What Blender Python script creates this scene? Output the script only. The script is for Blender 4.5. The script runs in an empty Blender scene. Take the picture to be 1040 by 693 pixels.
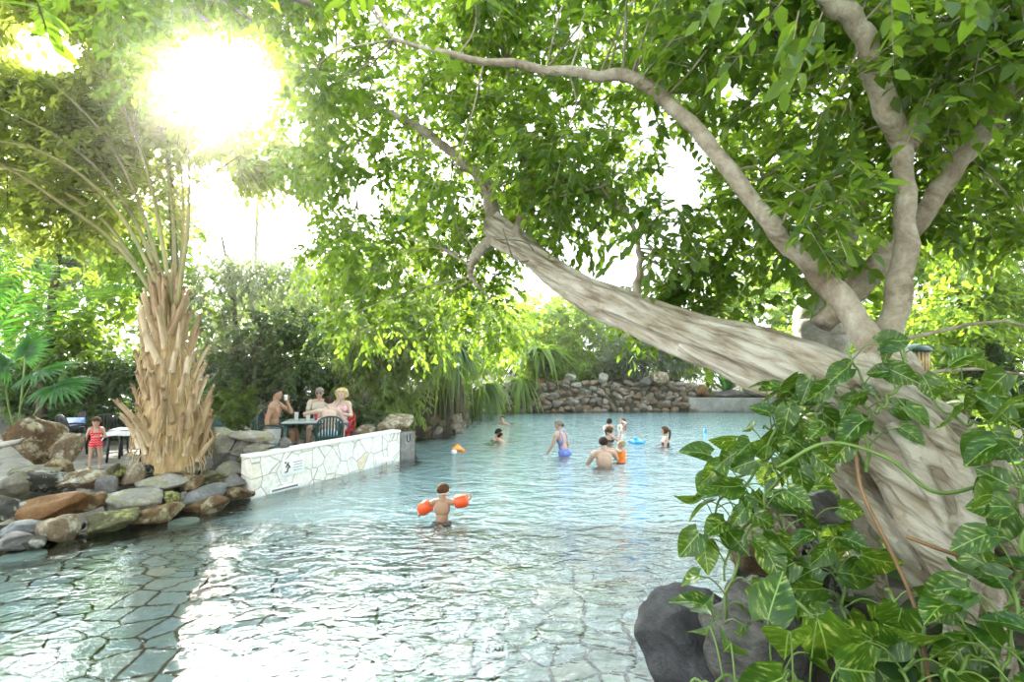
import bpy, bmesh, math, random
import numpy as np
from mathutils import Vector, Matrix

random.seed(7)
RNG = np.random.default_rng(11)
sc = bpy.context.scene
COL = sc.collection
PI = math.pi

# ------------------------------------------------------------------ camera
W, H, F = 1040.0, 693.0, 520.0
CAMZ = 2.0
PITCH = math.atan((375 - 346.5) / F)
cam_data = bpy.data.cameras.new('camera')
cam_data.sensor_width = 36.0
cam_data.lens = 36.0 * F / W
cam_data.clip_start = 0.05
cam_data.clip_end = 500
cam = bpy.data.objects.new('camera', cam_data)
COL.objects.link(cam)
cam.location = (0, 0, CAMZ)
cam.rotation_euler = (PI / 2 + PITCH, 0, 0)
sc.camera = cam
_cp, _sp = math.cos(PITCH), math.sin(PITCH)

def ray(px, py):
    a, b, c = (px - 520) / F, 1.0, -(py - 346.5) / F
    return np.array([a, b * _cp - c * _sp, b * _sp + c * _cp])

def at(px, py, d):
    r = ray(px, py); r = r / r[1]
    return np.array([0, 0, CAMZ]) + r * d

def on(px, py, z=0.0):
    r = ray(px, py)
    return np.array([0, 0, CAMZ]) + r * ((z - CAMZ) / r[2])

def proj(p):
    p = np.atleast_2d(p); q = p - np.array([0, 0, CAMZ])
    yc = q[:, 1] * _cp + q[:, 2] * _sp
    zc = -q[:, 1] * _sp + q[:, 2] * _cp
    yc = np.maximum(yc, 1e-3)
    return np.stack([520 + F * q[:, 0] / yc, 346.5 - F * zc / yc, yc], 1)

# ------------------------------------------------------------------ helpers
def nrm(v):
    v = np.asarray(v, float)
    return v / np.maximum(np.linalg.norm(v, axis=-1, keepdims=True), 1e-9)

class MB:
    """collects verts and faces and becomes ONE mesh object"""
    def __init__(s):
        s.v, s.f, s.n, s.at = [], [], 0, []
    def add(s, verts, faces, mat=0, attr=None):
        verts = np.asarray(verts, float).reshape(-1, 3)
        s.v.append(verts)
        if isinstance(faces, np.ndarray):
            s.f.append((faces + s.n, mat))
        else:
            by = {}
            for f in faces: by.setdefault(len(f), []).append(f)
            for k, l in by.items(): s.f.append((np.array(l) + s.n, mat))
        s.at.append(attr if attr is not None else np.zeros((len(verts), 3)))
        s.n += len(verts)
    def mesh(s, name, mats, smooth=True, attr=False):
        me = bpy.data.meshes.new(name)
        v = np.concatenate(s.v).astype(np.float32)
        loops = np.concatenate([f.ravel() for f, m in s.f]).astype(np.int32)
        tot = np.concatenate([np.full(len(f), f.shape[1]) for f, m in s.f]).astype(np.int32)
        mi = np.concatenate([np.full(len(f), m) for f, m in s.f]).astype(np.int32)
        start = np.concatenate([[0], np.cumsum(tot)[:-1]]).astype(np.int32)
        me.vertices.add(len(v)); me.vertices.foreach_set('co', v.ravel())
        me.loops.add(len(loops)); me.loops.foreach_set('vertex_index', loops)
        me.polygons.add(len(tot)); me.polygons.foreach_set('loop_start', start)
        me.polygons.foreach_set('material_index', mi)
        me.polygons.foreach_set('use_smooth', np.full(len(tot), smooth))
        for m in (mats if isinstance(mats, (list, tuple)) else [mats]): me.materials.append(m)
        if attr:
            a = me.attributes.new('luv', 'FLOAT_VECTOR', 'POINT')
            a.data.foreach_set('vector', np.concatenate(s.at).astype(np.float32).ravel())
        me.update(calc_edges=True)
        return me
    def build(s, name, mats, parent=None, smooth=True, attr=False):
        o = bpy.data.objects.new(name, s.mesh(name, mats, smooth, attr))
        COL.objects.link(o)
        if parent is not None:
            o.parent = parent
        return o

def tag(o, label=None, cat=None, group=None, kind=None):
    if label: o['label'] = label
    if cat: o['category'] = cat
    if group: o['group'] = group
    if kind: o['kind'] = kind
    return o

def empty(name, loc=(0, 0, 0), rz=0.0, label=None, cat=None, group=None):
    o = bpy.data.objects.new(name, None)
    COL.objects.link(o)
    o.empty_display_size = 0.2
    o.location = tuple(loc); o.rotation_euler = (0, 0, rz)
    return tag(o, label, cat, group)

def copy_tree(o, parent=None):
    c = o.copy(); COL.objects.link(c)
    if parent is not None: c.parent = parent
    for ch in list(o.children): copy_tree(ch, c)
    return c

def frames(pts):
    pts = np.asarray(pts, float)
    t = np.gradient(pts, axis=0); t = nrm(t)
    up = np.array([0, 0, 1.0]) if abs(t[0][2]) < 0.9 else np.array([1.0, 0, 0])
    n = nrm(np.cross(t[0], np.cross(up, t[0])))
    N = []
    for k in range(len(pts)):
        n = n - t[k] * np.dot(n, t[k]); n = nrm(n); N.append(n)
    N = np.array(N); B = np.cross(t, N)
    return t, N, B

def spline(pts, n=24):
    """Catmull-Rom through points (any dimension)"""
    p = np.asarray(pts, float)
    p = np.vstack([2 * p[0] - p[1], p, 2 * p[-1] - p[-2]])
    out = []
    m = len(p) - 3
    for u in np.linspace(0, m - 1e-6, n):
        i = int(u); t = u - i
        a, b, c, d = p[i:i + 4]
        out.append(.5 * ((2 * b) + (-a + c) * t + (2 * a - 5 * b + 4 * c - d) * t * t + (-a + 3 * b - 3 * c + d) * t ** 3))
    return np.array(out)

def tube(mb, pts, rad, seg=8, mat=0, cap=True, flat=1.0, flute=None, attr=None):
    pts = np.asarray(pts, float); k = len(pts)
    rad = np.broadcast_to(np.asarray(rad, float), (k,)) if np.ndim(rad) < 2 else rad
    t, N, B = frames(pts)
    a = np.arange(seg) * 2 * PI / seg
    r = rad[:, None] * np.ones(seg)
    if flute is not None: r = r * flute(np.linspace(0, 1, k)[:, None], a[None, :])
    v = pts[:, None, :] + (np.cos(a)[None, :, None] * N[:, None, :] + flat * np.sin(a)[None, :, None] * B[:, None, :]) * r[:, :, None]
    v = v.reshape(-1, 3)
    i = np.arange(k - 1)[:, None] * seg; j = np.arange(seg)[None, :]; j2 = (j + 1) % seg
    f = np.stack([i + j, i + j2, i + seg + j2, i + seg + j], -1).reshape(-1, 4)
    base = mb.n
    if cap:
        v = np.vstack([v, pts[0], pts[-1]])
        c0, c1 = k * seg, k * seg + 1
        tri = [(c0, (q + 1) % seg, q) for q in range(seg)] + [(c1, (k - 1) * seg + q, (k - 1) * seg + (q + 1) % seg) for q in range(seg)]
        mb.add(v, f, mat)
        mb.f.append((np.array(tri) + base, mat))
    else:
        mb.add(v, f, mat)

def capsule(mb, a, b, ra, rb, seg=14, mat=0):
    a, b = np.asarray(a, float), np.asarray(b, float)
    L = np.linalg.norm(b - a); d = (b - a) / max(L, 1e-6)
    P, R = [], []
    for th in np.linspace(-PI / 2 + .15, 0, 5): P.append(a + d * ra * math.sin(th)); R.append(ra * math.cos(th))
    for u in (.25, .5, .75): P.append(a + (b - a) * u); R.append(ra + (rb - ra) * u)
    for th in np.linspace(0, PI / 2 - .15, 5): P.append(b + d * rb * math.sin(th)); R.append(rb * math.cos(th))
    tube(mb, P, np.array(R), seg, mat)

_ico = {}
def ico(n):
    if n not in _ico:
        bm = bmesh.new(); bmesh.ops.create_icosphere(bm, subdivisions=n, radius=1)
        _ico[n] = (np.array([v.co[:] for v in bm.verts]), np.array([[v.index for v in f.verts] for f in bm.faces]))
        bm.free()
    return _ico[n]

def ell(mb, c, axes, n=3, mat=0):
    v, f = ico(n)
    mb.add(np.asarray(c) + v @ np.asarray(axes, float), f, mat)

def boxm(mb, c, size, bev=0.0, R=None, mat=0, seg=2):
    bm = bmesh.new(); bmesh.ops.create_cube(bm, size=1)
    for v in bm.verts: v.co = Vector((v.co.x * size[0], v.co.y * size[1], v.co.z * size[2]))
    if bev > 0: bmesh.ops.bevel(bm, geom=list(bm.edges), offset=bev, segments=seg, profile=.6, affect='EDGES')
    bm.verts.index_update()
    v = np.array([q.co[:] for q in bm.verts]); f = [tuple(q.index for q in p.verts) for p in bm.faces]
    bm.free()
    if R is not None: v = v @ np.asarray(R).T
    mb.add(v + np.asarray(c), f, mat)

def lathe(mb, prof, c=(0, 0, 0), seg=20, mat=0, R=None, wob=None):
    prof = np.asarray(prof, float); k = len(prof)
    a = np.arange(seg) * 2 * PI / seg
    v = np.stack([prof[:, 0][:, None] * np.cos(a), prof[:, 0][:, None] * np.sin(a), np.repeat(prof[:, 1][:, None], seg, 1)], -1)
    if wob is not None: v[..., :2] *= wob(prof[:, 1][:, None], a[None, :])[..., None]
    v = v.reshape(-1, 3)
    i = np.arange(k - 1)[:, None] * seg; j = np.arange(seg)[None, :]; j2 = (j + 1) % seg
    f = np.stack([i + j, i + j2, i + seg + j2, i + seg + j], -1).reshape(-1, 4)
    if R is not None: v = v @ np.asarray(R).T
    mb.add(v + np.asarray(c), f, mat)

class Noise:
    def __init__(s, seed, n=18, lo=.6, hi=2.2):
        r = np.random.default_rng(seed)
        s.k = nrm(r.normal(size=(n, 3))) * r.uniform(lo, hi, (n, 1)) ; s.p = r.uniform(0, 6.28, n)
        s.w = 1 / np.linalg.norm(s.k, axis=1); s.w /= s.w.sum()
    def __call__(s, p):
        return (np.sin(p @ s.k.T + s.p) * s.w).sum(-1) * 2.2

def rotz(a):
    c, s = math.cos(a), math.sin(a); return np.array([[c, -s, 0], [s, c, 0], [0, 0, 1.0]])
def rotx(a):
    c, s = math.cos(a), math.sin(a); return np.array([[1.0, 0, 0], [0, c, -s], [0, s, c]])
def roty(a):
    c, s = math.cos(a), math.sin(a); return np.array([[c, 0, s], [0, 1.0, 0], [-s, 0, c]])

def rock_verts(size, seed, sub=3, facets=9, rough=.10, R=None, ridge=0.0):
    v, f = ico(sub)
    r = np.random.default_rng(seed)
    p = v.copy()
    n1, n2, n3 = Noise(seed, 16, 1.0, 2.5), Noise(seed + 1, 18, 4, 9), Noise(seed + 2, 18, 10, 22)
    for _ in range(facets):
        n = nrm(r.normal(size=3)); d = r.uniform(.48, .86)
        ex = np.maximum(p @ n - d, 0); p = p - ex[:, None] * n * .97
    p = p * (1 + .16 * n1(p) + rough * .8 * n2(p) + rough * .45 * n3(p))[:, None]
    if ridge: p = p * (1 - ridge * np.abs(np.sin(5 * p[:, 0] + 7 * p[:, 2] + 2 * n1(p))) ** 3)[:, None]
    p = p / np.abs(p).max(0) * (np.asarray(size) / 2)
    if R is not None: p = p @ np.asarray(R).T
    return p, f

def inst(mb, tv, tf, M, pos, mat=0, attr=None, scale=None):
    """template verts (n,3) placed by N matrices (columns = axes) and positions"""
    N, n = len(pos), len(tv)
    v = np.einsum('nij,kj->nki', M, tv)
    if scale is not None: v = v * np.asarray(scale)[:, None, None]
    v = v + np.asarray(pos)[:, None, :]
    off = (np.arange(N) * n)[:, None, None]
    base = mb.n
    first = True
    at_ = None
    if attr is not None:
        at_ = np.concatenate([np.broadcast_to(attr[None], (N, n, 2)), np.broadcast_to(RNG.uniform(0, 1, (N, 1, 1)), (N, n, 1))], -1).reshape(-1, 3)
    mb.v.append(v.reshape(-1, 3)); mb.at.append(at_ if at_ is not None else np.zeros((N * n, 3)))
    for fk in tf:
        fk = np.asarray(fk)
        mb.f.append(((fk[None] + off).reshape(-1, fk.shape[1]) + base, mat))
    mb.n += N * n

def axes_from(d, up):
    """matrices with y along d and z near up"""
    d = nrm(d); x = nrm(np.cross(d, up)); z = np.cross(x, d)
    return np.stack([x, d, z], -1)

# ------------------------------------------------------------------ leaf templates (base at origin, length 1 along y)
def small_leaf(w=.44, fold=.10, curl=.14):
    v = np.array([[0, 0, 0], [-w * .46, .32, fold * .6 - .02], [0, .34, -fold * .3], [w * .46, .32, fold * .6 - .02],
                  [-w * .36, .66, fold * .5 - curl * .5], [0, .68, -fold * .3 - curl * .5], [w * .36, .66, fold * .5 - curl * .5], [0, 1, -curl * 1.3]])
    tri = [(0, 2, 1), (0, 3, 2), (4, 5, 7), (5, 6, 7)]
    quad = [(1, 2, 5, 4), (2, 3, 6, 5)]
    return v, [np.array(tri), np.array(quad)]

def heart_leaf(nu=10):
    ys = np.linspace(0, 1, nu) 
    wid = np.array([.24, .36, .42, .43, .41, .365, .30, .215, .115, .0])
    v, uv = [], []
    for i, y in enumerate(ys):
        for s in (-1, -.5, 0, .5, 1):
            x = s * wid[i]
            back = -.16 * (abs(s) ** 1.5) * max(0, 1 - y * 4.5)
            yy = y + back
            z = .16 * abs(s) ** 1.3 * wid[i] * 2 - .28 * yy * yy + .02 * math.sin(6 * y + 2 * s)
            v.append((x, yy, z)); uv.append((s * wid[i], y))
    f = []
    for i in range(nu - 1):
        for j in range(4):
            a = i * 5 + j; f.append((a, a + 1, a + 6, a + 5))
    return np.array(v), [np.array(f)], np.array(uv)

def strap_leaf(w=.05, n=7, droop=.8, lift=.5):
    v = []
    for i in range(n):
        t = i / (n - 1); ww = w * (1 - t ** 2.2) * (.75 + .5 * math.sin(t * PI))
        y = t * (1 - .25 * droop * t); z = lift * t - droop * t * t
        v += [(-ww, y, z + ww * .35), (0, y, z), (ww, y, z + ww * .35)]
    f = []
    for i in range(n - 1):
        a = i * 3; f += [(a, a + 1, a + 4, a + 3), (a + 1, a + 2, a + 5, a + 4)]
    return np.array(v), [np.array(f)]

LEAF = small_leaf(.56)
LEAF_N = small_leaf(.30, .08, .22)
LEAF_W = small_leaf(.62, .06, .10)
HEART = heart_leaf()
PRISM = (np.array([[1, 0, 0], [-.5, 0, .87], [-.5, 0, -.87], [.4, 1, 0], [-.2, 1, .35], [-.2, 1, -.35]]), [np.array([(0, 1, 4, 3), (1, 2, 5, 4), (2, 0, 3, 5)])])

def sprays(leaf_mb, twig_mb, pos, u, L, nleaf, leaf_len, leaf=LEAF, droop=.35, upn=1.0, tw=.004):
    """twigs at pos along u with alternate leaves on them"""
    pos = np.asarray(pos); N = len(pos)
    if N == 0: return
    u = nrm(u); L = np.broadcast_to(np.asarray(L, float), (N,))
    t = np.linspace(.12, 1, nleaf)[None, :] + RNG.uniform(-.04, .04, (N, nleaf))
    dz = -droop * .5 * (t ** 2) * L[:, None]
    p = pos[:, None, :] + u[:, None, :] * (t * L[:, None])[..., None]
    p[..., 2] += dz
    side = nrm(np.cross(u, np.array([0, 0, 1.0]) + RNG.normal(0, .25, (N, 3))))
    sg = np.where(np.arange(nleaf) % 2 == 0, 1.0, -1.0)[None, :, None]
    d = u[:, None, :] * .55 + side[:, None, :] * sg * .8 + RNG.normal(0, .28, (N, nleaf, 3))
    d[..., 2] -= droop
    up = np.array([0, 0, upn]) + RNG.normal(0, .45, (N, nleaf, 3))
    M = axes_from(d.reshape(-1, 3), up.reshape(-1, 3))
    s = leaf_len * RNG.uniform(.65, 1.2, N * nleaf)
    inst(leaf_mb, leaf[0], leaf[1], M, p.reshape(-1, 3), 0, None, s)
    if twig_mb is not None:
        uu = u * L[:, None]; uu[:, 2] -= droop * .5 * L
        d = nrm(uu); x = nrm(np.cross(d, np.array([.3, .2, 1.0]))); z = np.cross(x, d)
        M = np.stack([x * tw, uu, z * tw], -1)
        inst(twig_mb, PRISM[0], PRISM[1], M, pos, 0)
SKY, SUN_HALO, SUN, EXPOSURE = 2.0, 19.0, 12.0, 1.0
# ------------------------------------------------------------------ materials
MATS = {}
def dim(c, k): return tuple(x * k for x in c)
def newmat(name):
    m = bpy.data.materials.new(name); m.use_nodes = True
    nt = m.node_tree; nt.nodes.clear(); MATS[name] = m
    return m, nt, nt.nodes, nt.links
def N(nt, t, **kw):
    n = nt.nodes.new(t)
    for k, v in kw.items():
        if k.startswith('i_'):
            key = k[2:]; key = int(key) if key.isdigit() else key.replace('_', ' ')
            n.inputs[key].default_value = v
        else: setattr(n, k, v)
    return n
def ramp(nt, stops, interp='LINEAR'):
    r = nt.nodes.new('ShaderNodeValToRGB'); r.color_ramp.interpolation = interp
    el = r.color_ramp.elements
    while len(el) < len(stops): el.new(.5)
    for e, (p, c) in zip(el, stops):
        e.position = p; e.color = (*c, 1) if len(c) == 3 else c
    return r
def out(nt, sh):
    o = nt.nodes.new('ShaderNodeOutputMaterial'); nt.links.new(sh, o.inputs['Surface']); return o

def coords(nt, scale=(1, 1, 1), obj=True):
    tc = N(nt, 'ShaderNodeTexCoord'); mp = N(nt, 'ShaderNodeMapping'); mp.inputs['Scale'].default_value = scale
    nt.links.new(tc.outputs['Object' if obj else 'Generated'], mp.inputs['Vector']); return mp.outputs['Vector']

def plain(name, c, rough=.5, var=.0, scale=8, bump=0.0, bscale=30, spec=.5, metal=0.0, c2=None, stretch=(1, 1, 1), sss=0.0):
    m, nt, nd, lk = newmat(name)
    b = N(nt, 'ShaderNodeBsdfPrincipled'); b.inputs['Roughness'].default_value = rough
    b.inputs['Specular IOR Level'].default_value = spec; b.inputs['Metallic'].default_value = metal
    vec = coords(nt, stretch)
    if var or c2:
        n = N(nt, 'ShaderNodeTexNoise', i_Scale=scale, i_Detail=5.0); lk.new(vec, n.inputs['Vector'])
        c2 = c2 or tuple(x * (1 - var) for x in c)
        r = ramp(nt, [(.3, c), (.7, c2)]); lk.new(n.outputs['Fac'], r.inputs['Fac']); lk.new(r.outputs['Color'], b.inputs['Base Color'])
    else: b.inputs['Base Color'].default_value = (*c, 1)
    if bump:
        n = N(nt, 'ShaderNodeTexNoise', i_Scale=bscale, i_Detail=6.0); lk.new(vec, n.inputs['Vector'])
        bp = N(nt, 'ShaderNodeBump', i_Strength=min(1, bump), i_Distance=.02); lk.new(n.outputs['Fac'], bp.inputs['Height']); lk.new(bp.outputs['Normal'], b.inputs['Normal'])
    if sss:
        b.inputs['Subsurface Weight'].default_value = sss; b.inputs['Subsurface Radius'].default_value = (.02, .008, .004)
    out(nt, b.outputs[0]); return m

def leafmat(name, cols, trans, tw=.5, rough=.38, spec=.5):
    """cols: stops of the leaf colour picked per leaf; trans: tint of light through the leaf"""
    m, nt, nd, lk = newmat(name)
    g = N(nt, 'ShaderNodeNewGeometry')
    trans = dim(trans, .90); k = len(cols); r = ramp(nt, [((i + .5) / k, dim(c, .58)) for i, c in enumerate(cols)])
    lk.new(g.outputs['Random Per Island'], r.inputs['Fac'])
    b = N(nt, 'ShaderNodeBsdfPrincipled'); b.inputs['Roughness'].default_value = rough; b.inputs['Specular IOR Level'].default_value = spec
    lk.new(r.outputs['Color'], b.inputs['Base Color'])
    t = N(nt, 'ShaderNodeBsdfTranslucent')
    mx = N(nt, 'ShaderNodeMixRGB', blend_type='MIX'); mx.inputs[0].default_value = .72; mx.inputs[2].default_value = (*trans, 1)
    lk.new(r.outputs['Color'], mx.inputs[1]); lk.new(mx.outputs[0], t.inputs['Color'])
    ms = N(nt, 'ShaderNodeMixShader'); ms.inputs[0].default_value = tw
    lk.new(b.outputs[0], ms.inputs[1]); lk.new(t.outputs[0], ms.inputs[2])
    out(nt, ms.outputs[0]); return m

def rockmat(name, c1, c2, c3=None, lichen=None, scale=3.0, bump=.6, rough=.8, seam=0.0, stretch=(1, 1, 1)):
    m, nt, nd, lk = newmat(name)
    vec = coords(nt, stretch)
    oi = N(nt, 'ShaderNodeObjectInfo'); ad = N(nt, 'ShaderNodeVectorMath', operation='ADD')
    mu = N(nt, 'ShaderNodeMath', operation='MULTIPLY'); mu.inputs[1].default_value = 37; lk.new(oi.outputs['Random'], mu.inputs[0])
    lk.new(vec, ad.inputs[0]); lk.new(mu.outputs[0], ad.inputs[1]); vec = ad.outputs[0]
    n = N(nt, 'ShaderNodeTexNoise', i_Scale=scale, i_Detail=8.0, i_Roughness=.65, i_Distortion=.6); lk.new(vec, n.inputs['Vector'])
    r = ramp(nt, [(.30, dim(c1, .42)), (.52, dim(c2, .50)), (.72, dim(c3 or c2, .62))]); lk.new(n.outputs['Fac'], r.inputs['Fac'])
    col = r.outputs['Color']
    if lichen:
        n2 = N(nt, 'ShaderNodeTexNoise', i_Scale=scale * 2.3, i_Detail=6.0, i_Roughness=.7); lk.new(vec, n2.inputs['Vector'])
        r2 = ramp(nt, [(.50, (0, 0, 0)), (.60, (1, 1, 1))]); lk.new(n2.outputs['Fac'], r2.inputs['Fac'])
        mx = N(nt, 'ShaderNodeMixRGB'); lk.new(r2.outputs['Color'], mx.inputs[0]); lk.new(col, mx.inputs[1]); mx.inputs[2].default_value = (*lichen, 1); col = mx.outputs[0]
    n3 = N(nt, 'ShaderNodeTexNoise', i_Scale=scale * 9, i_Detail=6.0, i_Roughness=.7); lk.new(vec, n3.inputs['Vector'])
    r3 = ramp(nt, [(.30, (.62, .62, .62)), (.60, (1.08, 1.08, 1.08))]); lk.new(n3.outputs['Fac'], r3.inputs['Fac'])
    mx = N(nt, 'ShaderNodeMixRGB', blend_type='MULTIPLY'); mx.inputs[0].default_value = .8; lk.new(col, mx.inputs[1]); lk.new(r3.outputs['Color'], mx.inputs[2])
    b = N(nt, 'ShaderNodeBsdfPrincipled'); b.inputs['Roughness'].default_value = rough; b.inputs['Specular IOR Level'].default_value = .35
    lk.new(mx.outputs[0], b.inputs['Base Color'])
    bp = N(nt, 'ShaderNodeBump', i_Strength=bump, i_Distance=.03); lk.new(n3.outputs['Fac'], bp.inputs['Height'])
    bp2 = N(nt, 'ShaderNodeBump', i_Strength=bump, i_Distance=.06); lk.new(n.outputs['Fac'], bp2.inputs['Height']); lk.new(bp2.outputs['Normal'], bp.inputs['Normal'])
    lk.new(bp.outputs['Normal'], b.inputs['Normal'])
    out(nt, b.outputs[0]); return m

def paving(name, scale, grout, cols, gw=.03, rough=.45, rnd=1.0, stretch=(1, 1, 1), d3=False, warp=.05):
    """irregular flagstones: one colour per stone, sunk joints"""
    m, nt, nd, lk = newmat(name)
    tc = N(nt, 'ShaderNodeTexCoord'); mp = N(nt, 'ShaderNodeMapping'); mp.inputs['Scale'].default_value = stretch
    lk.new(tc.outputs['Object'], mp.inputs['Vector']); vec = mp.outputs['Vector']
    wn = N(nt, 'ShaderNodeTexNoise', i_Scale=9.0, i_Detail=2.0); lk.new(vec, wn.inputs['Vector'])
    sb = N(nt, 'ShaderNodeVectorMath', operation='SUBTRACT'); lk.new(wn.outputs['Color'], sb.inputs[0]); sb.inputs[1].default_value = (.5, .5, .5)
    sc_ = N(nt, 'ShaderNodeVectorMath', operation='SCALE'); lk.new(sb.outputs[0], sc_.inputs[0]); sc_.inputs['Scale'].default_value = warp
    ad = N(nt, 'ShaderNodeVectorMath', operation='ADD'); lk.new(vec, ad.inputs[0]); lk.new(sc_.outputs[0], ad.inputs[1]); vec2 = ad.outputs[0]
    dim = '3D' if d3 else '2D'
    ve = N(nt, 'ShaderNodeTexVoronoi', feature='DISTANCE_TO_EDGE', voronoi_dimensions=dim, i_Scale=scale, i_Randomness=rnd); lk.new(vec2, ve.inputs['Vector'])
    vc = N(nt, 'ShaderNodeTexVoronoi', feature='F1', voronoi_dimensions=dim, i_Scale=scale, i_Randomness=rnd); lk.new(vec2, vc.inputs['Vector'])
    sx = N(nt, 'ShaderNodeSeparateColor'); lk.new(vc.outputs['Color'], sx.inputs[0])
    k = len(cols); r = ramp(nt, [((i + .5) / k, c) for i, c in enumerate(cols)]); lk.new(sx.outputs[0], r.inputs['Fac'])
    n = N(nt, 'ShaderNodeTexNoise', i_Scale=14.0, i_Detail=7.0, i_Roughness=.65); lk.new(vec, n.inputs['Vector'])
    r3 = ramp(nt, [(.3, (.72, .74, .72)), (.65, (1.08, 1.08, 1.06))]); lk.new(n.outputs['Fac'], r3.inputs['Fac'])
    mx = N(nt, 'ShaderNodeMixRGB', blend_type='MULTIPLY'); mx.inputs[0].default_value = 1; lk.new(r.outputs['Color'], mx.inputs[1]); lk.new(r3.outputs['Color'], mx.inputs[2])
    e = ramp(nt, [(gw * .55, (0, 0, 0)), (gw * 1.2, (1, 1, 1))]); lk.new(ve.outputs['Distance'], e.inputs['Fac'])
    mg = N(nt, 'ShaderNodeMixRGB'); lk.new(e.outputs['Color'], mg.inputs[0]); mg.inputs[1].default_value = (*grout, 1); lk.new(mx.outputs[0], mg.inputs[2])
    b = N(nt, 'ShaderNodeBsdfPrincipled'); b.inputs['Roughness'].default_value = rough
    lk.new(mg.outputs[0], b.inputs['Base Color'])
    bp = N(nt, 'ShaderNodeBump', i_Strength=.6, i_Distance=.015); lk.new(e.outputs['Color'], bp.inputs['Height']); lk.new(bp.outputs['Normal'], b.inputs['Normal'])
    out(nt, b.outputs[0]); return m

def barkmat(name, c1, c2, c3, sx=10, sl=1.2):
    m, nt, nd, lk = newmat(name)
    vec = coords(nt)
    n = N(nt, 'ShaderNodeTexNoise', i_Scale=3.2, i_Detail=8.0, i_Roughness=.62, i_Distortion=1.2); lk.new(vec, n.inputs['Vector'])
    r = ramp(nt, [(.32, dim(c1, .64)), (.5, dim(c2, .68)), (.68, dim(c3, .72))]); lk.new(n.outputs['Fac'], r.inputs['Fac'])
    n2 = N(nt, 'ShaderNodeTexNoise', i_Scale=26.0, i_Detail=6.0, i_Roughness=.7); lk.new(vec, n2.inputs['Vector'])
    r2 = ramp(nt, [(.3, (.6, .58, .55)), (.62, (1.05, 1.05, 1.05))]); lk.new(n2.outputs['Fac'], r2.inputs['Fac'])
    mx = N(nt, 'ShaderNodeMixRGB', blend_type='MULTIPLY'); mx.inputs[0].default_value = .8; lk.new(r.outputs['Color'], mx.inputs[1]); lk.new(r2.outputs['Color'], mx.inputs[2])
    b = N(nt, 'ShaderNodeBsdfPrincipled'); b.inputs['Roughness'].default_value = .75; b.inputs['Specular IOR Level'].default_value = .3
    lk.new(mx.outputs[0], b.inputs['Base Color'])
    bp = N(nt, 'ShaderNodeBump', i_Strength=.7, i_Distance=.012); lk.new(n2.outputs['Fac'], bp.inputs['Height'])
    bp2 = N(nt, 'ShaderNodeBump', i_Strength=.7, i_Distance=.04); lk.new(n.outputs['Fac'], bp2.inputs['Height']); lk.new(bp2.outputs['Normal'], bp.inputs['Normal'])
    lk.new(bp.outputs['Normal'], b.inputs['Normal'])
    out(nt, b.outputs[0]); return m

def pothosmat(name):
    m, nt, nd, lk = newmat(name)
    a = N(nt, 'ShaderNodeAttribute', attribute_name='luv'); s = N(nt, 'ShaderNodeSeparateXYZ'); lk.new(a.outputs['Vector'], s.inputs[0])
    ab = N(nt, 'ShaderNodeMath', operation='ABSOLUTE'); lk.new(s.outputs[0], ab.inputs[0])
    # streaks run outwards and forwards from the midrib
    u = N(nt, 'ShaderNodeMath', operation='MULTIPLY_ADD'); lk.new(ab.outputs[0], u.inputs[0]); u.inputs[1].default_value = -.9; lk.new(s.outputs[1], u.inputs[2])
    um = N(nt, 'ShaderNodeMath', operation='MULTIPLY'); lk.new(u.outputs[0], um.inputs[0]); um.inputs[1].default_value = 11
    xm = N(nt, 'ShaderNodeMath', operation='MULTIPLY'); lk.new(s.outputs[0], xm.inputs[0]); xm.inputs[1].default_value = 5
    rm = N(nt, 'ShaderNodeMath', operation='MULTIPLY'); lk.new(s.outputs[2], rm.inputs[0]); rm.inputs[1].default_value = 90
    cb = N(nt, 'ShaderNodeCombineXYZ'); lk.new(xm.outputs[0], cb.inputs[0]); lk.new(um.outputs[0], cb.inputs[1]); lk.new(rm.outputs[0], cb.inputs[2])
    n = N(nt, 'ShaderNodeTexNoise', i_Scale=1.0, i_Detail=4.0, i_Roughness=.55); lk.new(cb.outputs[0], n.inputs['Vector'])
    r = ramp(nt, [(.42, (.022, .072, .008)), (.52, (.036, .108, .010)), (.60, (.11, .20, .022)), (.68, (.42, .46, .16))]); lk.new(n.outputs['Fac'], r.inputs['Fac'])
    rg = ramp(nt, [(0.0, (.55, .75, .55)), (.55, (1, 1, 1)), (1.0, (1.7, 1.45, 1.2))]); lk.new(s.outputs[2], rg.inputs['Fac'])
    mr = N(nt, 'ShaderNodeMixRGB', blend_type='MULTIPLY'); mr.inputs[0].default_value = 1; lk.new(r.outputs['Color'], mr.inputs[1]); lk.new(rg.outputs['Color'], mr.inputs[2])
    e = ramp(nt, [(.008, (1, 1, 1)), (.018, (0, 0, 0))]); lk.new(ab.outputs[0], e.inputs['Fac'])
    mx = N(nt, 'ShaderNodeMixRGB'); lk.new(e.outputs['Color'], mx.inputs[0]); lk.new(mr.outputs[0], mx.inputs[1]); mx.inputs[2].default_value = (.30, .45, .10, 1)
    b = N(nt, 'ShaderNodeBsdfPrincipled'); b.inputs['Roughness'].default_value = .28; b.inputs['Specular IOR Level'].default_value = .5
    lk.new(mx.outputs[0], b.inputs['Base Color'])
    t = N(nt, 'ShaderNodeBsdfTranslucent'); g = N(nt, 'ShaderNodeMixRGB', blend_type='MIX'); g.inputs[0].default_value = .45; lk.new(mx.outputs[0], g.inputs[1]); g.inputs[2].default_value = (.34, .48, .04, 1); lk.new(g.outputs[0], t.inputs['Color'])
    ms = N(nt, 'ShaderNodeMixShader'); ms.inputs[0].default_value = .42; lk.new(b.outputs[0], ms.inputs[1]); lk.new(t.outputs[0], ms.inputs[2])
    out(nt, ms.outputs[0]); return m

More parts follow.
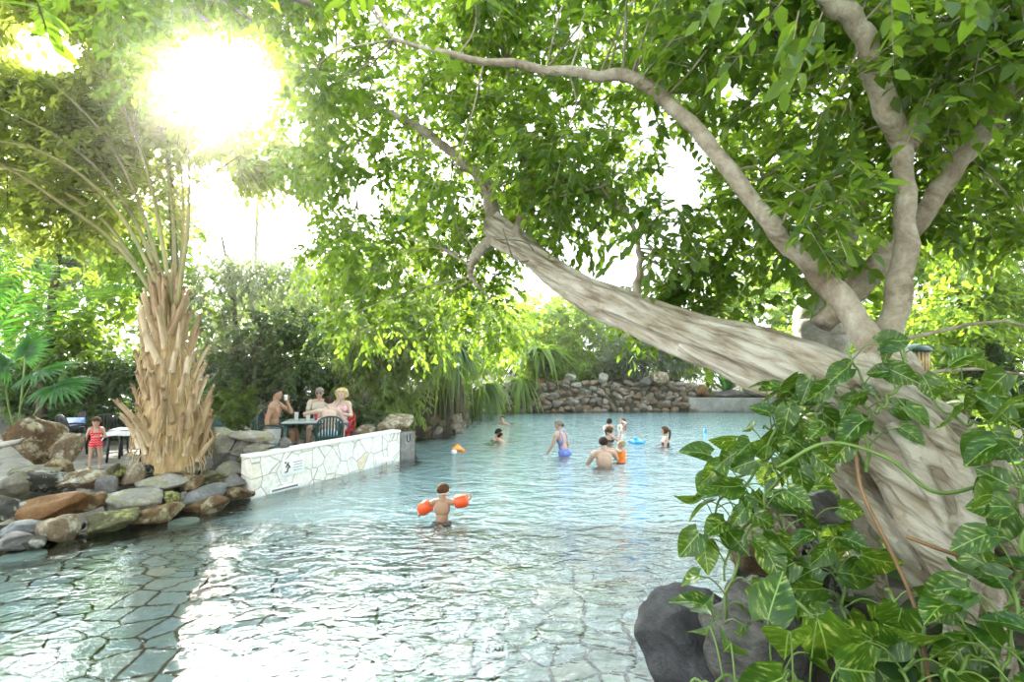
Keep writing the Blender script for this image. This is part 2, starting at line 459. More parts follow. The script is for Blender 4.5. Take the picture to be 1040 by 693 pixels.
def watermat():
    m, nt, nd, lk = newmat('pool_water')
    vec = coords(nt)
    def nz(scale, st, det=2.0, dist=.8):
        mp = N(nt, 'ShaderNodeMapping'); mp.inputs['Scale'].default_value = st; lk.new(vec, mp.inputs['Vector'])
        n = N(nt, 'ShaderNodeTexNoise', i_Scale=scale, i_Detail=det, i_Roughness=.5, i_Distortion=dist); lk.new(mp.outputs[0], n.inputs['Vector']); return n
    n1, n2 = nz(2.0, (1, 1.5, 1)), nz(7.0, (1, 1.6, 1), 2.0, 1.2)
    ad = N(nt, 'ShaderNodeMath', operation='MULTIPLY_ADD'); lk.new(n2.outputs['Fac'], ad.inputs[0]); ad.inputs[1].default_value = .30; lk.new(n1.outputs['Fac'], ad.inputs[2])
    sp = N(nt, 'ShaderNodeSeparateXYZ'); lk.new(vec, sp.inputs[0])           # calmer over the shallow steps at the near left
    q = N(nt, 'ShaderNodeMath', operation='MULTIPLY_ADD'); lk.new(sp.outputs[0], q.inputs[0]); q.inputs[1].default_value = .8; lk.new(sp.outputs[1], q.inputs[2])
    mrg = N(nt, 'ShaderNodeMapRange'); lk.new(q.outputs[0], mrg.inputs['Value']); mrg.inputs['From Min'].default_value = 2.2; mrg.inputs['From Max'].default_value = 6.0; mrg.inputs['To Min'].default_value = .22; mrg.inputs['To Max'].default_value = 1.0
    hm = N(nt, 'ShaderNodeMath', operation='MULTIPLY'); lk.new(ad.outputs[0], hm.inputs[0]); lk.new(mrg.outputs[0], hm.inputs[1])
    bp = N(nt, 'ShaderNodeBump', i_Strength=1.0, i_Distance=WAVE); lk.new(hm.outputs[0], bp.inputs['Height'])
    fr = N(nt, 'ShaderNodeFresnel', i_IOR=1.52); lk.new(bp.outputs['Normal'], fr.inputs['Normal'])
    tr = N(nt, 'ShaderNodeBsdfRefraction', i_IOR=1.33); tr.inputs['Roughness'].default_value = .02; tr.inputs['Color'].default_value = (.92, .985, .98, 1); lk.new(bp.outputs['Normal'], tr.inputs['Normal'])
    gl = N(nt, 'ShaderNodeBsdfGlossy'); gl.inputs['Roughness'].default_value = .04; gl.inputs['Color'].default_value = (1, 1, 1, 1); lk.new(bp.outputs['Normal'], gl.inputs['Normal'])
    ms = N(nt, 'ShaderNodeMixShader'); lk.new(fr.outputs[0], ms.inputs[0]); lk.new(tr.outputs[0], ms.inputs[1]); lk.new(gl.outputs[0], ms.inputs[2])
    out(nt, ms.outputs[0]); return m
WAVE = .074

def glazing():
    m, nt, nd, lk = newmat('roof_glass')
    tr = N(nt, 'ShaderNodeBsdfTransparent'); tr.inputs['Color'].default_value = (.97, .985, .99, 1)
    gl = N(nt, 'ShaderNodeBsdfGlossy'); gl.inputs['Roughness'].default_value = .08
    ms = N(nt, 'ShaderNodeMixShader'); ms.inputs[0].default_value = .04; lk.new(tr.outputs[0], ms.inputs[1]); lk.new(gl.outputs[0], ms.inputs[2])
    out(nt, ms.outputs[0]); return m

M_WATER = watermat(); M_GLASS = glazing()
M_LEAF = leafmat('fig_leaf', [(.045, .11, .018), (.075, .165, .02), (.13, .23, .028), (.06, .14, .02)], (.48, .72, .05), .52)
M_LEAF_OLIVE = leafmat('olive_leaf', [(.11, .17, .03), (.17, .23, .05), (.13, .20, .035)], (.72, .82, .12), .62)
M_LEAF_LIME = leafmat('lime_leaf', [(.12, .25, .03), (.19, .33, .04), (.26, .38, .05), (.15, .28, .03)], (.62, .85, .06), .5)
M_LEAF_DARK = leafmat('dark_leaf', [(.025, .07, .015), (.04, .10, .02), (.06, .13, .03)], (.25, .45, .05), .35)
M_LEAF_GREY = leafmat('grey_leaf', [(.20, .27, .15), (.28, .34, .20), (.14, .22, .09)], (.50, .62, .20), .4)
M_LEAF_BAMBOO = leafmat('bamboo_leaf', [(.16, .26, .05), (.22, .32, .07), (.12, .22, .04)], (.60, .75, .10), .5)
M_FROND = leafmat('frond_green', [(.03, .14, .02), (.05, .20, .03), (.04, .17, .02)], (.20, .65, .05), .45)
M_FROND_DRY = leafmat('frond_dry', [(.20, .19, .07), (.30, .26, .11), (.15, .18, .06)], (.55, .50, .16), .45)
M_GRASS = leafmat('strap_leaf', [(.07, .17, .04), (.12, .24, .05), (.22, .30, .08)], (.45, .65, .10), .4)
M_POTHOS = pothosmat('pothos_leaf')
M_STEM = plain('green_stem', (.16, .26, .05), .5, .4, 10)
M_STEM_BROWN = plain('brown_stem', (.25, .14, .06), .7, .4, 10)
M_BARK = barkmat('pale_bark', (.30, .23, .145), (.55, .46, .34), (.70, .63, .50))
def streakbark(name, c1, c2, c3, axis):
    m, nt, nd, lk = newmat(name)
    axis = Vector(axis).normalized(); q = axis.to_track_quat('Z', 'Y').inverted().to_euler()
    tc = N(nt, 'ShaderNodeTexCoord'); mr_ = N(nt, 'ShaderNodeMapping'); mr_.inputs['Rotation'].default_value = q; lk.new(tc.outputs['Object'], mr_.inputs['Vector'])
    ms_ = N(nt, 'ShaderNodeMapping'); ms_.inputs['Scale'].default_value = (1, 1, .13); lk.new(mr_.outputs[0], ms_.inputs['Vector'])
    n = N(nt, 'ShaderNodeTexNoise', i_Scale=17.0, i_Detail=8.0, i_Roughness=.6, i_Distortion=.9); lk.new(ms_.outputs[0], n.inputs['Vector'])
    nb = N(nt, 'ShaderNodeTexNoise', i_Scale=3.0, i_Detail=5.0); lk.new(tc.outputs['Object'], nb.inputs['Vector'])
    mxn = N(nt, 'ShaderNodeMath', operation='MULTIPLY_ADD'); lk.new(nb.outputs['Fac'], mxn.inputs[0]); mxn.inputs[1].default_value = .4; 
    sc2 = N(nt, 'ShaderNodeMath', operation='MULTIPLY'); lk.new(n.outputs['Fac'], sc2.inputs[0]); sc2.inputs[1].default_value = .62; lk.new(sc2.outputs[0], mxn.inputs[2])
    r = ramp(nt, [(.40, dim(c1, .66)), (.49, dim(c2, .70)), (.60, dim(c3, .74))]); lk.new(mxn.outputs[0], r.inputs['Fac'])
    n2 = N(nt, 'ShaderNodeTexNoise', i_Scale=40.0, i_Detail=5.0, i_Roughness=.7); lk.new(tc.outputs['Object'], n2.inputs['Vector'])
    b = N(nt, 'ShaderNodeBsdfPrincipled'); b.inputs['Roughness'].default_value = .7; b.inputs['Specular IOR Level'].default_value = .3
    lk.new(r.outputs['Color'], b.inputs['Base Color'])
    bp = N(nt, 'ShaderNodeBump', i_Strength=.5, i_Distance=.008); lk.new(n2.outputs['Fac'], bp.inputs['Height'])
    bp2 = N(nt, 'ShaderNodeBump', i_Strength=1.0, i_Distance=.05); lk.new(n.outputs['Fac'], bp2.inputs['Height']); lk.new(bp2.outputs['Normal'], bp.inputs['Normal'])
    lk.new(bp.outputs['Normal'], b.inputs['Normal']); out(nt, b.outputs[0]); return m
M_TRUNK = streakbark('fig_trunk_bark', (.34, .265, .17), (.58, .49, .36), (.76, .69, .56), at(620, 310, 4.5) - at(960, 480, 2.6))
M_BARK_D = barkmat('brown_bark', (.07, .05, .03), (.14, .10, .065), (.22, .17, .11))
M_BARK_W = barkmat('white_bark', (.42, .38, .31), (.60, .56, .48), (.70, .67, .60))
M_PETIOLE = plain('petiole', (.30, .24, .09), .5, c2=(.17, .19, .06), scale=4)
M_BOOT = [plain('leaf_base_%d' % q, c, .8, c2=c2, scale=7, bump=.6, bscale=40, stretch=(1, .25, 1)) for q, (c, c2) in enumerate((((.72, .57, .38), (.40, .27, .13)), ((.56, .42, .24), (.30, .19, .09)), ((.80, .68, .48), (.48, .35, .2)), ((.46, .32, .17), (.24, .15, .07)), ((.64, .50, .31), (.36, .24, .12))))]
M_FIBRE = plain('palm_fibre', (.36, .23, .10), .9, c2=(.60, .44, .22), scale=12, bump=.8, bscale=60, stretch=(1, 1, .2))
M_SOIL = plain('soil', (.026, .019, .011), .95, c2=(.045, .04, .018), scale=3, bump=.8, bscale=9)
M_MORTAR = rockmat('mortar', (.05, .042, .028), (.11, .095, .065), (.20, .18, .13), (.07, .075, .03), 4)
M_TERR = paving('terrace_paving', 2.2, (.12, .10, .08), [(.25, .22, .18), (.30, .27, .22), (.21, .19, .17)], .03, .7)
M_FLOOR = paving('pool_flagstones', 3.4, (.045, .042, .015), [(.36, .46, .43), (.50, .55, .47), (.40, .52, .54), (.58, .58, .46), (.44, .56, .56), (.33, .42, .33)], .055, .5, 1.0, (1, 1, 1), False, .035)
M_DEEP = paving('pool_tiles', 2.0, (.46, .64, .64), [(.66, .88, .88), (.74, .92, .92), (.60, .84, .86)], .03, .5)
M_WALLTILE = paving('white_crazy_paving', 3.3, (.42, .39, .32), [(.86, .84, .78), (.82, .79, .73), (.80, .78, .74), (.76, .66, .50), (.88, .86, .82), (.83, .81, .78), (.85, .83, .79)], .024, .55, 1.0, (1, 1, 1), True, .02)
M_COPING = plain('white_coping', (.90, .88, .83), .6, .10, 6, .2)
M_CONC = rockmat('shaded_end_grey', (.30, .28, .25), (.42, .40, .37), (.52, .50, .46), None, 2.5, .3)  # this grey holds the shade on the end face of the terrace wall
M_CONC_W = rockmat('pale_render', (.48, .46, .42), (.60, .58, .54), (.68, .66, .62), None, 2.0, .3)
R_WHITE = rockmat('rock_white', (.40, .37, .30), (.62, .59, .50), (.76, .73, .65), (.25, .25, .12))
R_PALE = rockmat('rock_pale', (.24, .21, .15), (.46, .42, .33), (.62, .58, .48), (.20, .19, .07))
R_TAN = rockmat('rock_tan', (.20, .13, .06), (.40, .29, .16), (.52, .42, .28), (.42, .40, .30))
R_BROWN = rockmat('rock_brown', (.09, .05, .02), (.22, .125, .045), (.34, .21, .09), (.30, .26, .15), 2.5)
R_ORANGE = rockmat('rock_orange', (.16, .07, .02), (.34, .165, .05), (.42, .24, .10))
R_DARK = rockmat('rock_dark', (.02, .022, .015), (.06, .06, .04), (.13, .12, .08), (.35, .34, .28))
R_GREY = rockmat('rock_grey', (.15, .14, .12), (.28, .265, .24), (.40, .38, .35))
R_SLATE = rockmat('rock_slate', (.17, .18, .17), (.33, .345, .33), (.50, .50, .47))
R_OLIVE = rockmat('rock_olive', (.06, .06, .025), (.17, .16, .07), (.27, .25, .14), (.30, .30, .08))
R_BOULDER = rockmat('boulder_grey', (.055, .052, .055), (.13, .125, .13), (.22, .21, .215), None, 3.5, .8, .6)
R_BOULDER_L = rockmat('boulder_pale', (.14, .125, .11), (.30, .275, .25), (.48, .45, .41), None, 4.5, .8, .7, 0, (1, 1, 2.4))
M_WALLSTONE = None
M_STEEL = plain('white_steel', (.78, .79, .80), .4)
M_PGREEN = plain('green_plastic', (.015, .055, .045), .35)
M_PBLACK = plain('black_plastic', (.012, .014, .014), .4)
M_PRED = plain('red_plastic', (.55, .012, .02), .35)
M_TABLETOP = plain('table_top', (.42, .48, .47), .3, .1, 5)
M_CUP = plain('white_cup', (.85, .84, .80), .4)
M_CAN = plain('red_can', (.60, .03, .06), .3)
M_ORANGE = plain('orange_vinyl', (.95, .10, .02), .25)
M_ORANGE2 = plain('orange_vest', (.95, .20, .01), .6)
M_ORANGE3 = plain('orange_toy', (.90, .30, .05), .5)
M_WHITE = plain('white', (.82, .82, .80), .5)
M_BLACK = plain('black', (.015, .015, .016), .5)
M_BLUE = plain('blue_vinyl', (.03, .35, .80), .3)
M_TOWEL = plain('white_towel', (.72, .72, .74), .9, .25, 6, .6, 60)
M_BOARD = plain('rust_board', (.20, .09, .03), .7, .4, 4)
M_BAMBOO_CANE = plain('bamboo_cane', (.62, .45, .25), .6, .3, 12)
M_DISC = plain('pale_disc', (.50, .58, .48), .5, .2, 5)
M_PLATE = plain('drain_plate', (.80, .84, .84), .5)
# ------------------------------------------------------------------ world, sun, view
sun_dir = nrm(ray(222, 82))            # towards the sun
w = bpy.data.worlds.new('sky'); sc.world = w; w.use_nodes = True
nt = w.node_tree; nt.nodes.clear()
tc = N(nt, 'ShaderNodeTexCoord')
dt = N(nt, 'ShaderNodeVectorMath', operation='DOT_PRODUCT'); dt.inputs[1].default_value = tuple(sun_dir)
nv = N(nt, 'ShaderNodeVectorMath', operation='NORMALIZE'); nt.links.new(tc.outputs['Generated'], nv.inputs[0]); nt.links.new(nv.outputs[0], dt.inputs[0])
mr = N(nt, 'ShaderNodeMapRange', interpolation_type='LINEAR'); mr.inputs['From Min'].default_value = .80; mr.inputs['From Max'].default_value = 1.0
nt.links.new(dt.outputs['Value'], mr.inputs['Value'])
pw = N(nt, 'ShaderNodeMath', operation='POWER'); pw.inputs[1].default_value = 3.0; nt.links.new(mr.outputs[0], pw.inputs[0])
mu = N(nt, 'ShaderNodeMath', operation='MULTIPLY_ADD'); mu.inputs[1].default_value = SUN_HALO; mu.inputs[2].default_value = SKY; nt.links.new(pw.outputs[0], mu.inputs[0])
sx = N(nt, 'ShaderNodeSeparateXYZ'); nt.links.new(nv.outputs[0], sx.inputs[0])
cr = ramp(nt, [(0.0, (.93, .97, 1.0)), (.45, (.90, .96, 1.0)), (1.0, (.62, .80, 1.0))]); nt.links.new(sx.outputs[2], cr.inputs['Fac'])
bg = N(nt, 'ShaderNodeBackground'); nt.links.new(cr.outputs['Color'], bg.inputs['Color']); nt.links.new(mu.outputs[0], bg.inputs['Strength'])
wo = N(nt, 'ShaderNodeOutputWorld'); nt.links.new(bg.outputs[0], wo.inputs['Surface'])

sd = bpy.data.lights.new('sun', 'SUN'); sd.energy = SUN; sd.angle = math.radians(2.2); sd.color = (1.0, .93, .80)
so = bpy.data.objects.new('sun', sd); COL.objects.link(so)
so.rotation_euler = Vector(-sun_dir).to_track_quat('-Z', 'Y').to_euler()
so.location = tuple(sun_dir * 60)

vs = sc.view_settings
sc.display_settings.display_device = 'sRGB'
vs.view_transform = 'Standard'; vs.look = 'None'; vs.gamma = 1; vs.use_curve_mapping = False; vs.exposure = EXPOSURE
sc.cycles.max_bounces = 10; sc.cycles.diffuse_bounces = 5; sc.cycles.transmission_bounces = 6; sc.cycles.glossy_bounces = 3; sc.cycles.transparent_max_bounces = 14
sc.cycles.sample_clamp_indirect = 6; sc.cycles.sample_clamp_direct = 0
sc.cycles.use_denoising = True
sc.cycles.caustics_reflective = False; sc.cycles.caustics_refractive = True

# ------------------------------------------------------------------ pool and ground
POOL = np.array([(-9.5, .3), (-9.5, 2.2), (-5.5, 5.4), (-4.02, 8.0), (-2.45, 11.3), (-2.15, 11.9), (-2.9, 13.2), (-3.2, 15.2), (-1.9, 16.0), (-1.7, 19), (-1.5, 24.4), (8.6, 25.2), (13.5, 24.6),
                 (11.2, 20), (6.0, 10.4), (3.5, 6.2), (1.9, 4.3), (1.25, 3.5), (.75, 2.6), (.65, .3)])
def seg_dist(P, a, b):
    ab = b - a; t = np.clip(((P - a) @ ab) / (ab @ ab), 0, 1)
    return np.linalg.norm(P - (a + t[:, None] * ab), axis=1)
def pool_sd(P):
    """signed distance, positive outside the pool"""
    d = np.full(len(P), 1e9); ins = np.zeros(len(P), bool)
    for i in range(len(POOL)):
        a, b = POOL[i], POOL[(i + 1) % len(POOL)]
        d = np.minimum(d, seg_dist(P, a, b))
        c = (a[1] > P[:, 1]) != (b[1] > P[:, 1])
        xx = a[0] + (P[:, 1] - a[1]) / (b[1] - a[1] + 1e-12) * (b[0] - a[0])
        ins ^= c & (P[:, 0] < xx)
    return np.where(ins, -d, d)
def floor_z(x, y):
    return np.interp(y, [0, 3, 4.4, 6.0, 6.8, 8.5, 11, 14, 18, 26], [-.06, -.10, -.20, -.48, -.62, -.78, -.92, -1.0, -1.12, -1.2])
def ground_z(x, y):
    x, y = np.atleast_1d(np.asarray(x, float)), np.atleast_1d(np.asarray(y, float))
    s = pool_sd(np.stack([x, y], 1))
    ss = lambda a, b, t: np.clip((t - a) / (b - a), 0, 1) ** 2 * (3 - 2 * np.clip((t - a) / (b - a), 0, 1))
    left = x < -.5
    terr = np.where((y < 8.6) & (s < 1.5), -.7, .2)                     # the rock bank covers this strip
    terr = terr + 1.2 * ss(13.5, 16.5, y) * (y > 12)                      # ground rises behind the terrace
    back = .25 + 1.1 * ss(.0, .5, s) + .06 * np.clip(s, 0, 20)
    right = .12 + .55 * ss(0, .9, s)
    near_r = (x > 0) & (y < 14)
    z = np.where(left & (y < 24), terr, np.where((y > 23.5) & (x < 8.7), back, right))
    z = np.where(near_r, .10 + .62 * ss(0, .8, s), z)
    z = np.where(s > .0, z, -2.2)
    return z
WSEG = [np.array((-4.02, 8.0)), np.array((-2.45, 11.3))]

def grid(name, x0, x1, y0, y1, st, zf, mats, pick=None):
    xs, ys = np.arange(x0, x1 + st * .5, st), np.arange(y0, y1 + st * .5, st)
    X, Y = np.meshgrid(xs, ys); x, y = X.ravel(), Y.ravel()
    z = zf(x, y); nx, ny = len(xs), len(ys)
    i = np.arange(ny - 1)[:, None] * nx + np.arange(nx - 1)[None, :]
    f = np.stack([i, i + 1, i + nx + 1, i + nx], -1).reshape(-1, 4)
    mb = MB(); mb.v.append(np.stack([x, y, z], 1)); mb.at.append(np.zeros((len(x), 3))); mb.n = len(x)
    if pick is None: mb.f.append((f, 0))
    else:
        c = np.stack([x, y, z], 1)[f].mean(1); k = pick(c)
        for q in np.unique(k): mb.f.append((f[k == q], int(q)))
    return mb.build(name, mats)

o = grid('floor', -10, 14, 0, 27, .25, floor_z, [M_FLOOR, M_DEEP], lambda c: np.where((c[:, 1] > 7.6), 1, 0)); tag(o, kind='structure')
gn = Noise(3, 20, .5, 2.5)
def gz(x, y):
    z = ground_z(x, y); s = pool_sd(np.stack([x, y], 1))
    r = .05 * gn(np.stack([x * 1.6, y * 1.6, z * 0], 1)) * ((x > .6) | (y > 13))
    return z + np.where(s > .1, r, 0)
def gpick(c):
    t = (c[:, 0] < -2.2) & (c[:, 1] < 13.2) & (c[:, 2] > .1)
    return np.where(t, 1, 0)
o = grid('ground', -26, 30, -4, 46, .25, gz, [M_SOIL, M_TERR], gpick); tag(o, kind='structure')
# water: one sheet
mb = MB(); mb.add([(-9.6, .2, 0), (14, .2, 0), (14, 26, 0), (-9.6, 26, 0)], [(0, 1, 2, 3)])
o = mb.build('pool_water', M_WATER); tag(o, kind='structure')

# ------------------------------------------------------------------ white terrace wall
A, B = WSEG; dv = nrm(B - A); nv_ = np.array([dv[1], -dv[0]])
L = np.linalg.norm(B - A); ang = math.atan2(dv[1], dv[0]); R = rotz(ang)
mb = MB(); c = (A + B) / 2 - nv_ * .12
boxm(mb, (c[0], c[1], -.20), (L, .24, 1.64), .01, R, 0)
o = mb.build('wall_terrace', M_WALLTILE); tag(o, kind='structure')
mb = MB(); boxm(mb, (c[0], c[1], .645), (L + .02, .27, .05), .012, R); o = mb.build('trim_coping', M_COPING); tag(o, kind='structure')
# pillar at the far end of the wall
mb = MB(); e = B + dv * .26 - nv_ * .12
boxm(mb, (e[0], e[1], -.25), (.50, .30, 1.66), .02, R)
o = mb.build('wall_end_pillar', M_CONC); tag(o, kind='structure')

def on_wall(u, z, off=.012):          # a point on the water face of the terrace wall
    p = A + dv * u + nv_ * off; return np.array([p[0], p[1], z])
def wall_plate(name, u, z, w_, h_, label, cat, marks, group=None):
    R2 = np.stack([np.append(dv, 0), np.append(nv_, 0), [0, 0, 1]], 1)
    e = empty(name, on_wall(u, z, .0), 0, label, cat, group)
    mb = MB(); boxm(mb, on_wall(u, z) - np.array(e.location), (w_, .02, h_), .004, R2); mb.build('plate', M_WHITE, e)
    mk = MB()
    for (mu_, mz, mw, mh, rot) in marks:
        Rm = R2 @ roty(rot)
        boxm(mk, on_wall(u + mu_, z + mz, .024) - np.array(e.location), (mw, .004, mh), 0, Rm)
    if marks: mk.build('markings', M_BLACK, e)
    return e
# the no-diving notice: a slanting diver figure with a stroke, then small lines of text too fine to read
M_GREYINK = plain('grey_ink', (.35, .36, .37), .6)
e = wall_plate('notice_sign', .78, .37, .46, .26, 'white pool notice plate with black slanted figure on terrace wall', 'sign',
               [(-.13, .045, .022, .10, .6), (-.10, .03, .022, .10, -.6), (-.12, -.035, .024, .09, .25), (-.155, -.07, .05, .018, 0), (-.165, .085, .03, .03, .78)])
mk = MB(); R2 = np.stack([np.append(dv, 0), np.append(nv_, 0), [0, 0, 1]], 1)
for k in range(4):
    boxm(mk, on_wall(.78 + .09, .37 + .07 - .045 * k, .024) - np.array(e.location), (.2 - .03 * (k % 2), .004, .012), 0, R2)
mk.build('text_lines', M_GREYINK, e)
wall_plate('depth_strip', .62, .045, .60, .085, 'long white plate with a dark line of small marks at waterline', 'sign', [(-.24 + .04 * k, .0, .026, .03, .2 * (k % 2)) for k in range(13)])
wall_plate('depth_strip', 3.12, .10, .52, .11, 'blank white plate low on terrace wall near the grey pillar', 'sign', [])
# hooked black mark on the pillar's water face
# the black hook-shaped number painted on the pillar
mk = MB(); pc = B + dv * .26 + nv_ * .036
Ru = np.stack([np.append(dv, 0), np.append(nv_, 0), [0, 0, 1]], 1)
pts = [(-.06, .10), (-.06, .02), (-.04, -.05), (.01, -.06), (.05, -.03), (.06, .04), (.06, .10)]
tube(mk, [np.array([pc[0], pc[1], .44]) + np.append(dv, 0) * a + np.array([0, 0, b]) for a, b in pts], .012, 6)
o = mk.build('pillar_mark', M_BLACK); tag(o, 'black hooked mark on the grey pillar ending the terrace wall', 'mark')

# ------------------------------------------------------------------ rubble stone walls at the back
def stonemat(name, cols, scale=1.0):
    m, nt, nd, lk = newmat(name)
    g = N(nt, 'ShaderNodeNewGeometry'); k = len(cols)
    r = ramp(nt, [((i + .5) / k, c) for i, c in enumerate(cols)]); lk.new(g.outputs['Random Per Island'], r.inputs['Fac'])
    n = N(nt, 'ShaderNodeTexNoise', i_Scale=9.0, i_Detail=6.0, i_Roughness=.7); lk.new(coords(nt), n.inputs['Vector'])
    r2 = ramp(nt, [(.3, (.5, .5, .48)), (.65, (1.1, 1.1, 1.1))]); lk.new(n.outputs['Fac'], r2.inputs['Fac'])
    mx = N(nt, 'ShaderNodeMixRGB', blend_type='MULTIPLY'); mx.inputs[0].default_value = 1; lk.new(r.outputs['Color'], mx.inputs[1]); lk.new(r2.outputs['Color'], mx.inputs[2])
    b = N(nt, 'ShaderNodeBsdfPrincipled'); b.inputs['Roughness'].default_value = .85; lk.new(mx.outputs[0], b.inputs['Base Color'])
    bp = N(nt, 'ShaderNodeBump', i_Strength=.6, i_Distance=.03); lk.new(n.outputs['Fac'], bp.inputs['Height']); lk.new(bp.outputs['Normal'], b.inputs['Normal'])
    out(nt, b.outputs[0]); return m
M_WALLSTONE = stonemat('wall_stone', [(.13, .095, .055), (.21, .165, .11), (.26, .225, .18), (.20, .125, .06), (.34, .31, .26), (.12, .10, .075), (.25, .165, .09), (.17, .15, .115)])
def stone_wall(name, path, h, size, seed, zb=-.3, batter=.25, mats=None):
    r = np.random.default_rng(seed); mb = MB(); path = np.asarray(path, float)
    seglen = np.linalg.norm(np.diff(path, axis=0), axis=1); tot = seglen.sum(); cum = np.concatenate([[0], np.cumsum(seglen)])
    def pt(s):
        i = min(np.searchsorted(cum, s, 'right') - 1, len(seglen) - 1); i = max(i, 0)
        d = nrm(path[i + 1] - path[i]); return path[i] + d * (s - cum[i]), d
    # core
    for i in range(len(seglen)):
        a, b = path[i], path[i + 1]; d = nrm(b - a); n = np.array([d[1], -d[0]]); c = (a + b) / 2 - n * .42
        boxm(mb, (c[0], c[1], (zb + h) / 2 - .08), (seglen[i] + .2, .55, h - zb - .12), .02, rotz(math.atan2(d[1], d[0])) @ rotx(0), 1)
    z = zb
    while z < h:
        s = r.uniform(0, size)
        rowh = size * r.uniform(.5, .8)
        while s < tot:
            wd = size * r.uniform(.7, 1.5); p, d = pt(min(s + wd / 2, tot)); n = np.array([d[1], -d[0]])
            hh = rowh * r.uniform(.85, 1.25)
            v, f = rock_verts((wd * 1.18, size * 1.0, hh * 1.25), int(r.integers(1e6)), 2, 7, .05)
            Rr = rotz(math.atan2(d[1], d[0]) + r.normal(0, .1)) @ roty(r.normal(0, .35))
            zz = z + rowh / 2 + r.normal(0, .07)
            q = p - n * (batter * (zz - zb) / max(h - zb, .1)) + n * r.uniform(-.06, .05)
            mb.add(v @ Rr.T + np.array([q[0], q[1], zz]), f, 0)
            s += wd * .93
        z += rowh * .92
    o = mb.build(name, [M_WALLSTONE, M_MORTAR] if mats is None else mats, smooth=False); tag(o, kind='structure'); return o
stone_wall('wall_back', [(-1.7, 23.6), (1.5, 24.5), (5, 25.0), (9.0, 25.2)], 1.32, .40, 5)
stone_wall('wall_left', [(-3.1, 13.6), (-3.25, 15.2), (-2.1, 15.95), (-1.75, 16.4), (-1.75, 20), (-1.7, 23.6)], .45, .38, 9, -.4, .15)
stone_wall('wall_right', [(13.2, 24.2), (11.0, 19.5), (8.4, 15)], .62, .55, 12, -.2, .1)
mb = MB(); boxm(mb, (10.95, 25.05, -.05), (4.6, .3, 1.3), .03, rotz(-.10)); o = mb.build('wall_low_render', M_CONC_W); tag(o, kind='structure')

# ------------------------------------------------------------------ glass roof on white steel
def dome(u, v):                       # u around, v up 0..1
    th = v * PI / 2
    return np.array([30 * math.cos(th) * math.cos(u), 18 + 34 * math.cos(th) * math.sin(u), 17 * math.sin(th)])
NU, NV = 18, 7
mb = MB()
vv = [dome(i * 2 * PI / NU, j / NV) for j in range(NV) for i in range(NU)] + [np.array([0, 18, 17.0])]
ff = [(j * NU + i, j * NU + (i + 1) % NU, (j + 1) * NU + (i + 1) % NU, (j + 1) * NU + i) for j in range(NV - 1) for i in range(NU)]
ff += [((NV - 1) * NU + i, (NV - 1) * NU + (i + 1) % NU, NV * NU) for i in range(NU)]
mb.add(vv, ff); o = mb.build('ceiling', M_GLASS, smooth=False); tag(o, kind='structure')
mb = MB()
for i in range(NU):
    p = [dome(i * 2 * PI / NU, j / NV) * [.985, 1, .98] for j in range(NV + 1)]
    tube(mb, p, .13, 6)
for j in range(1, NV):
    p = [dome(i * 2 * PI / NU, j / NV) * [.99, 1, .985] for i in range(NU + 1)]
    tube(mb, p, .05, 5)
o = mb.build('ceiling_beam', M_STEEL); tag(o, kind='structure')
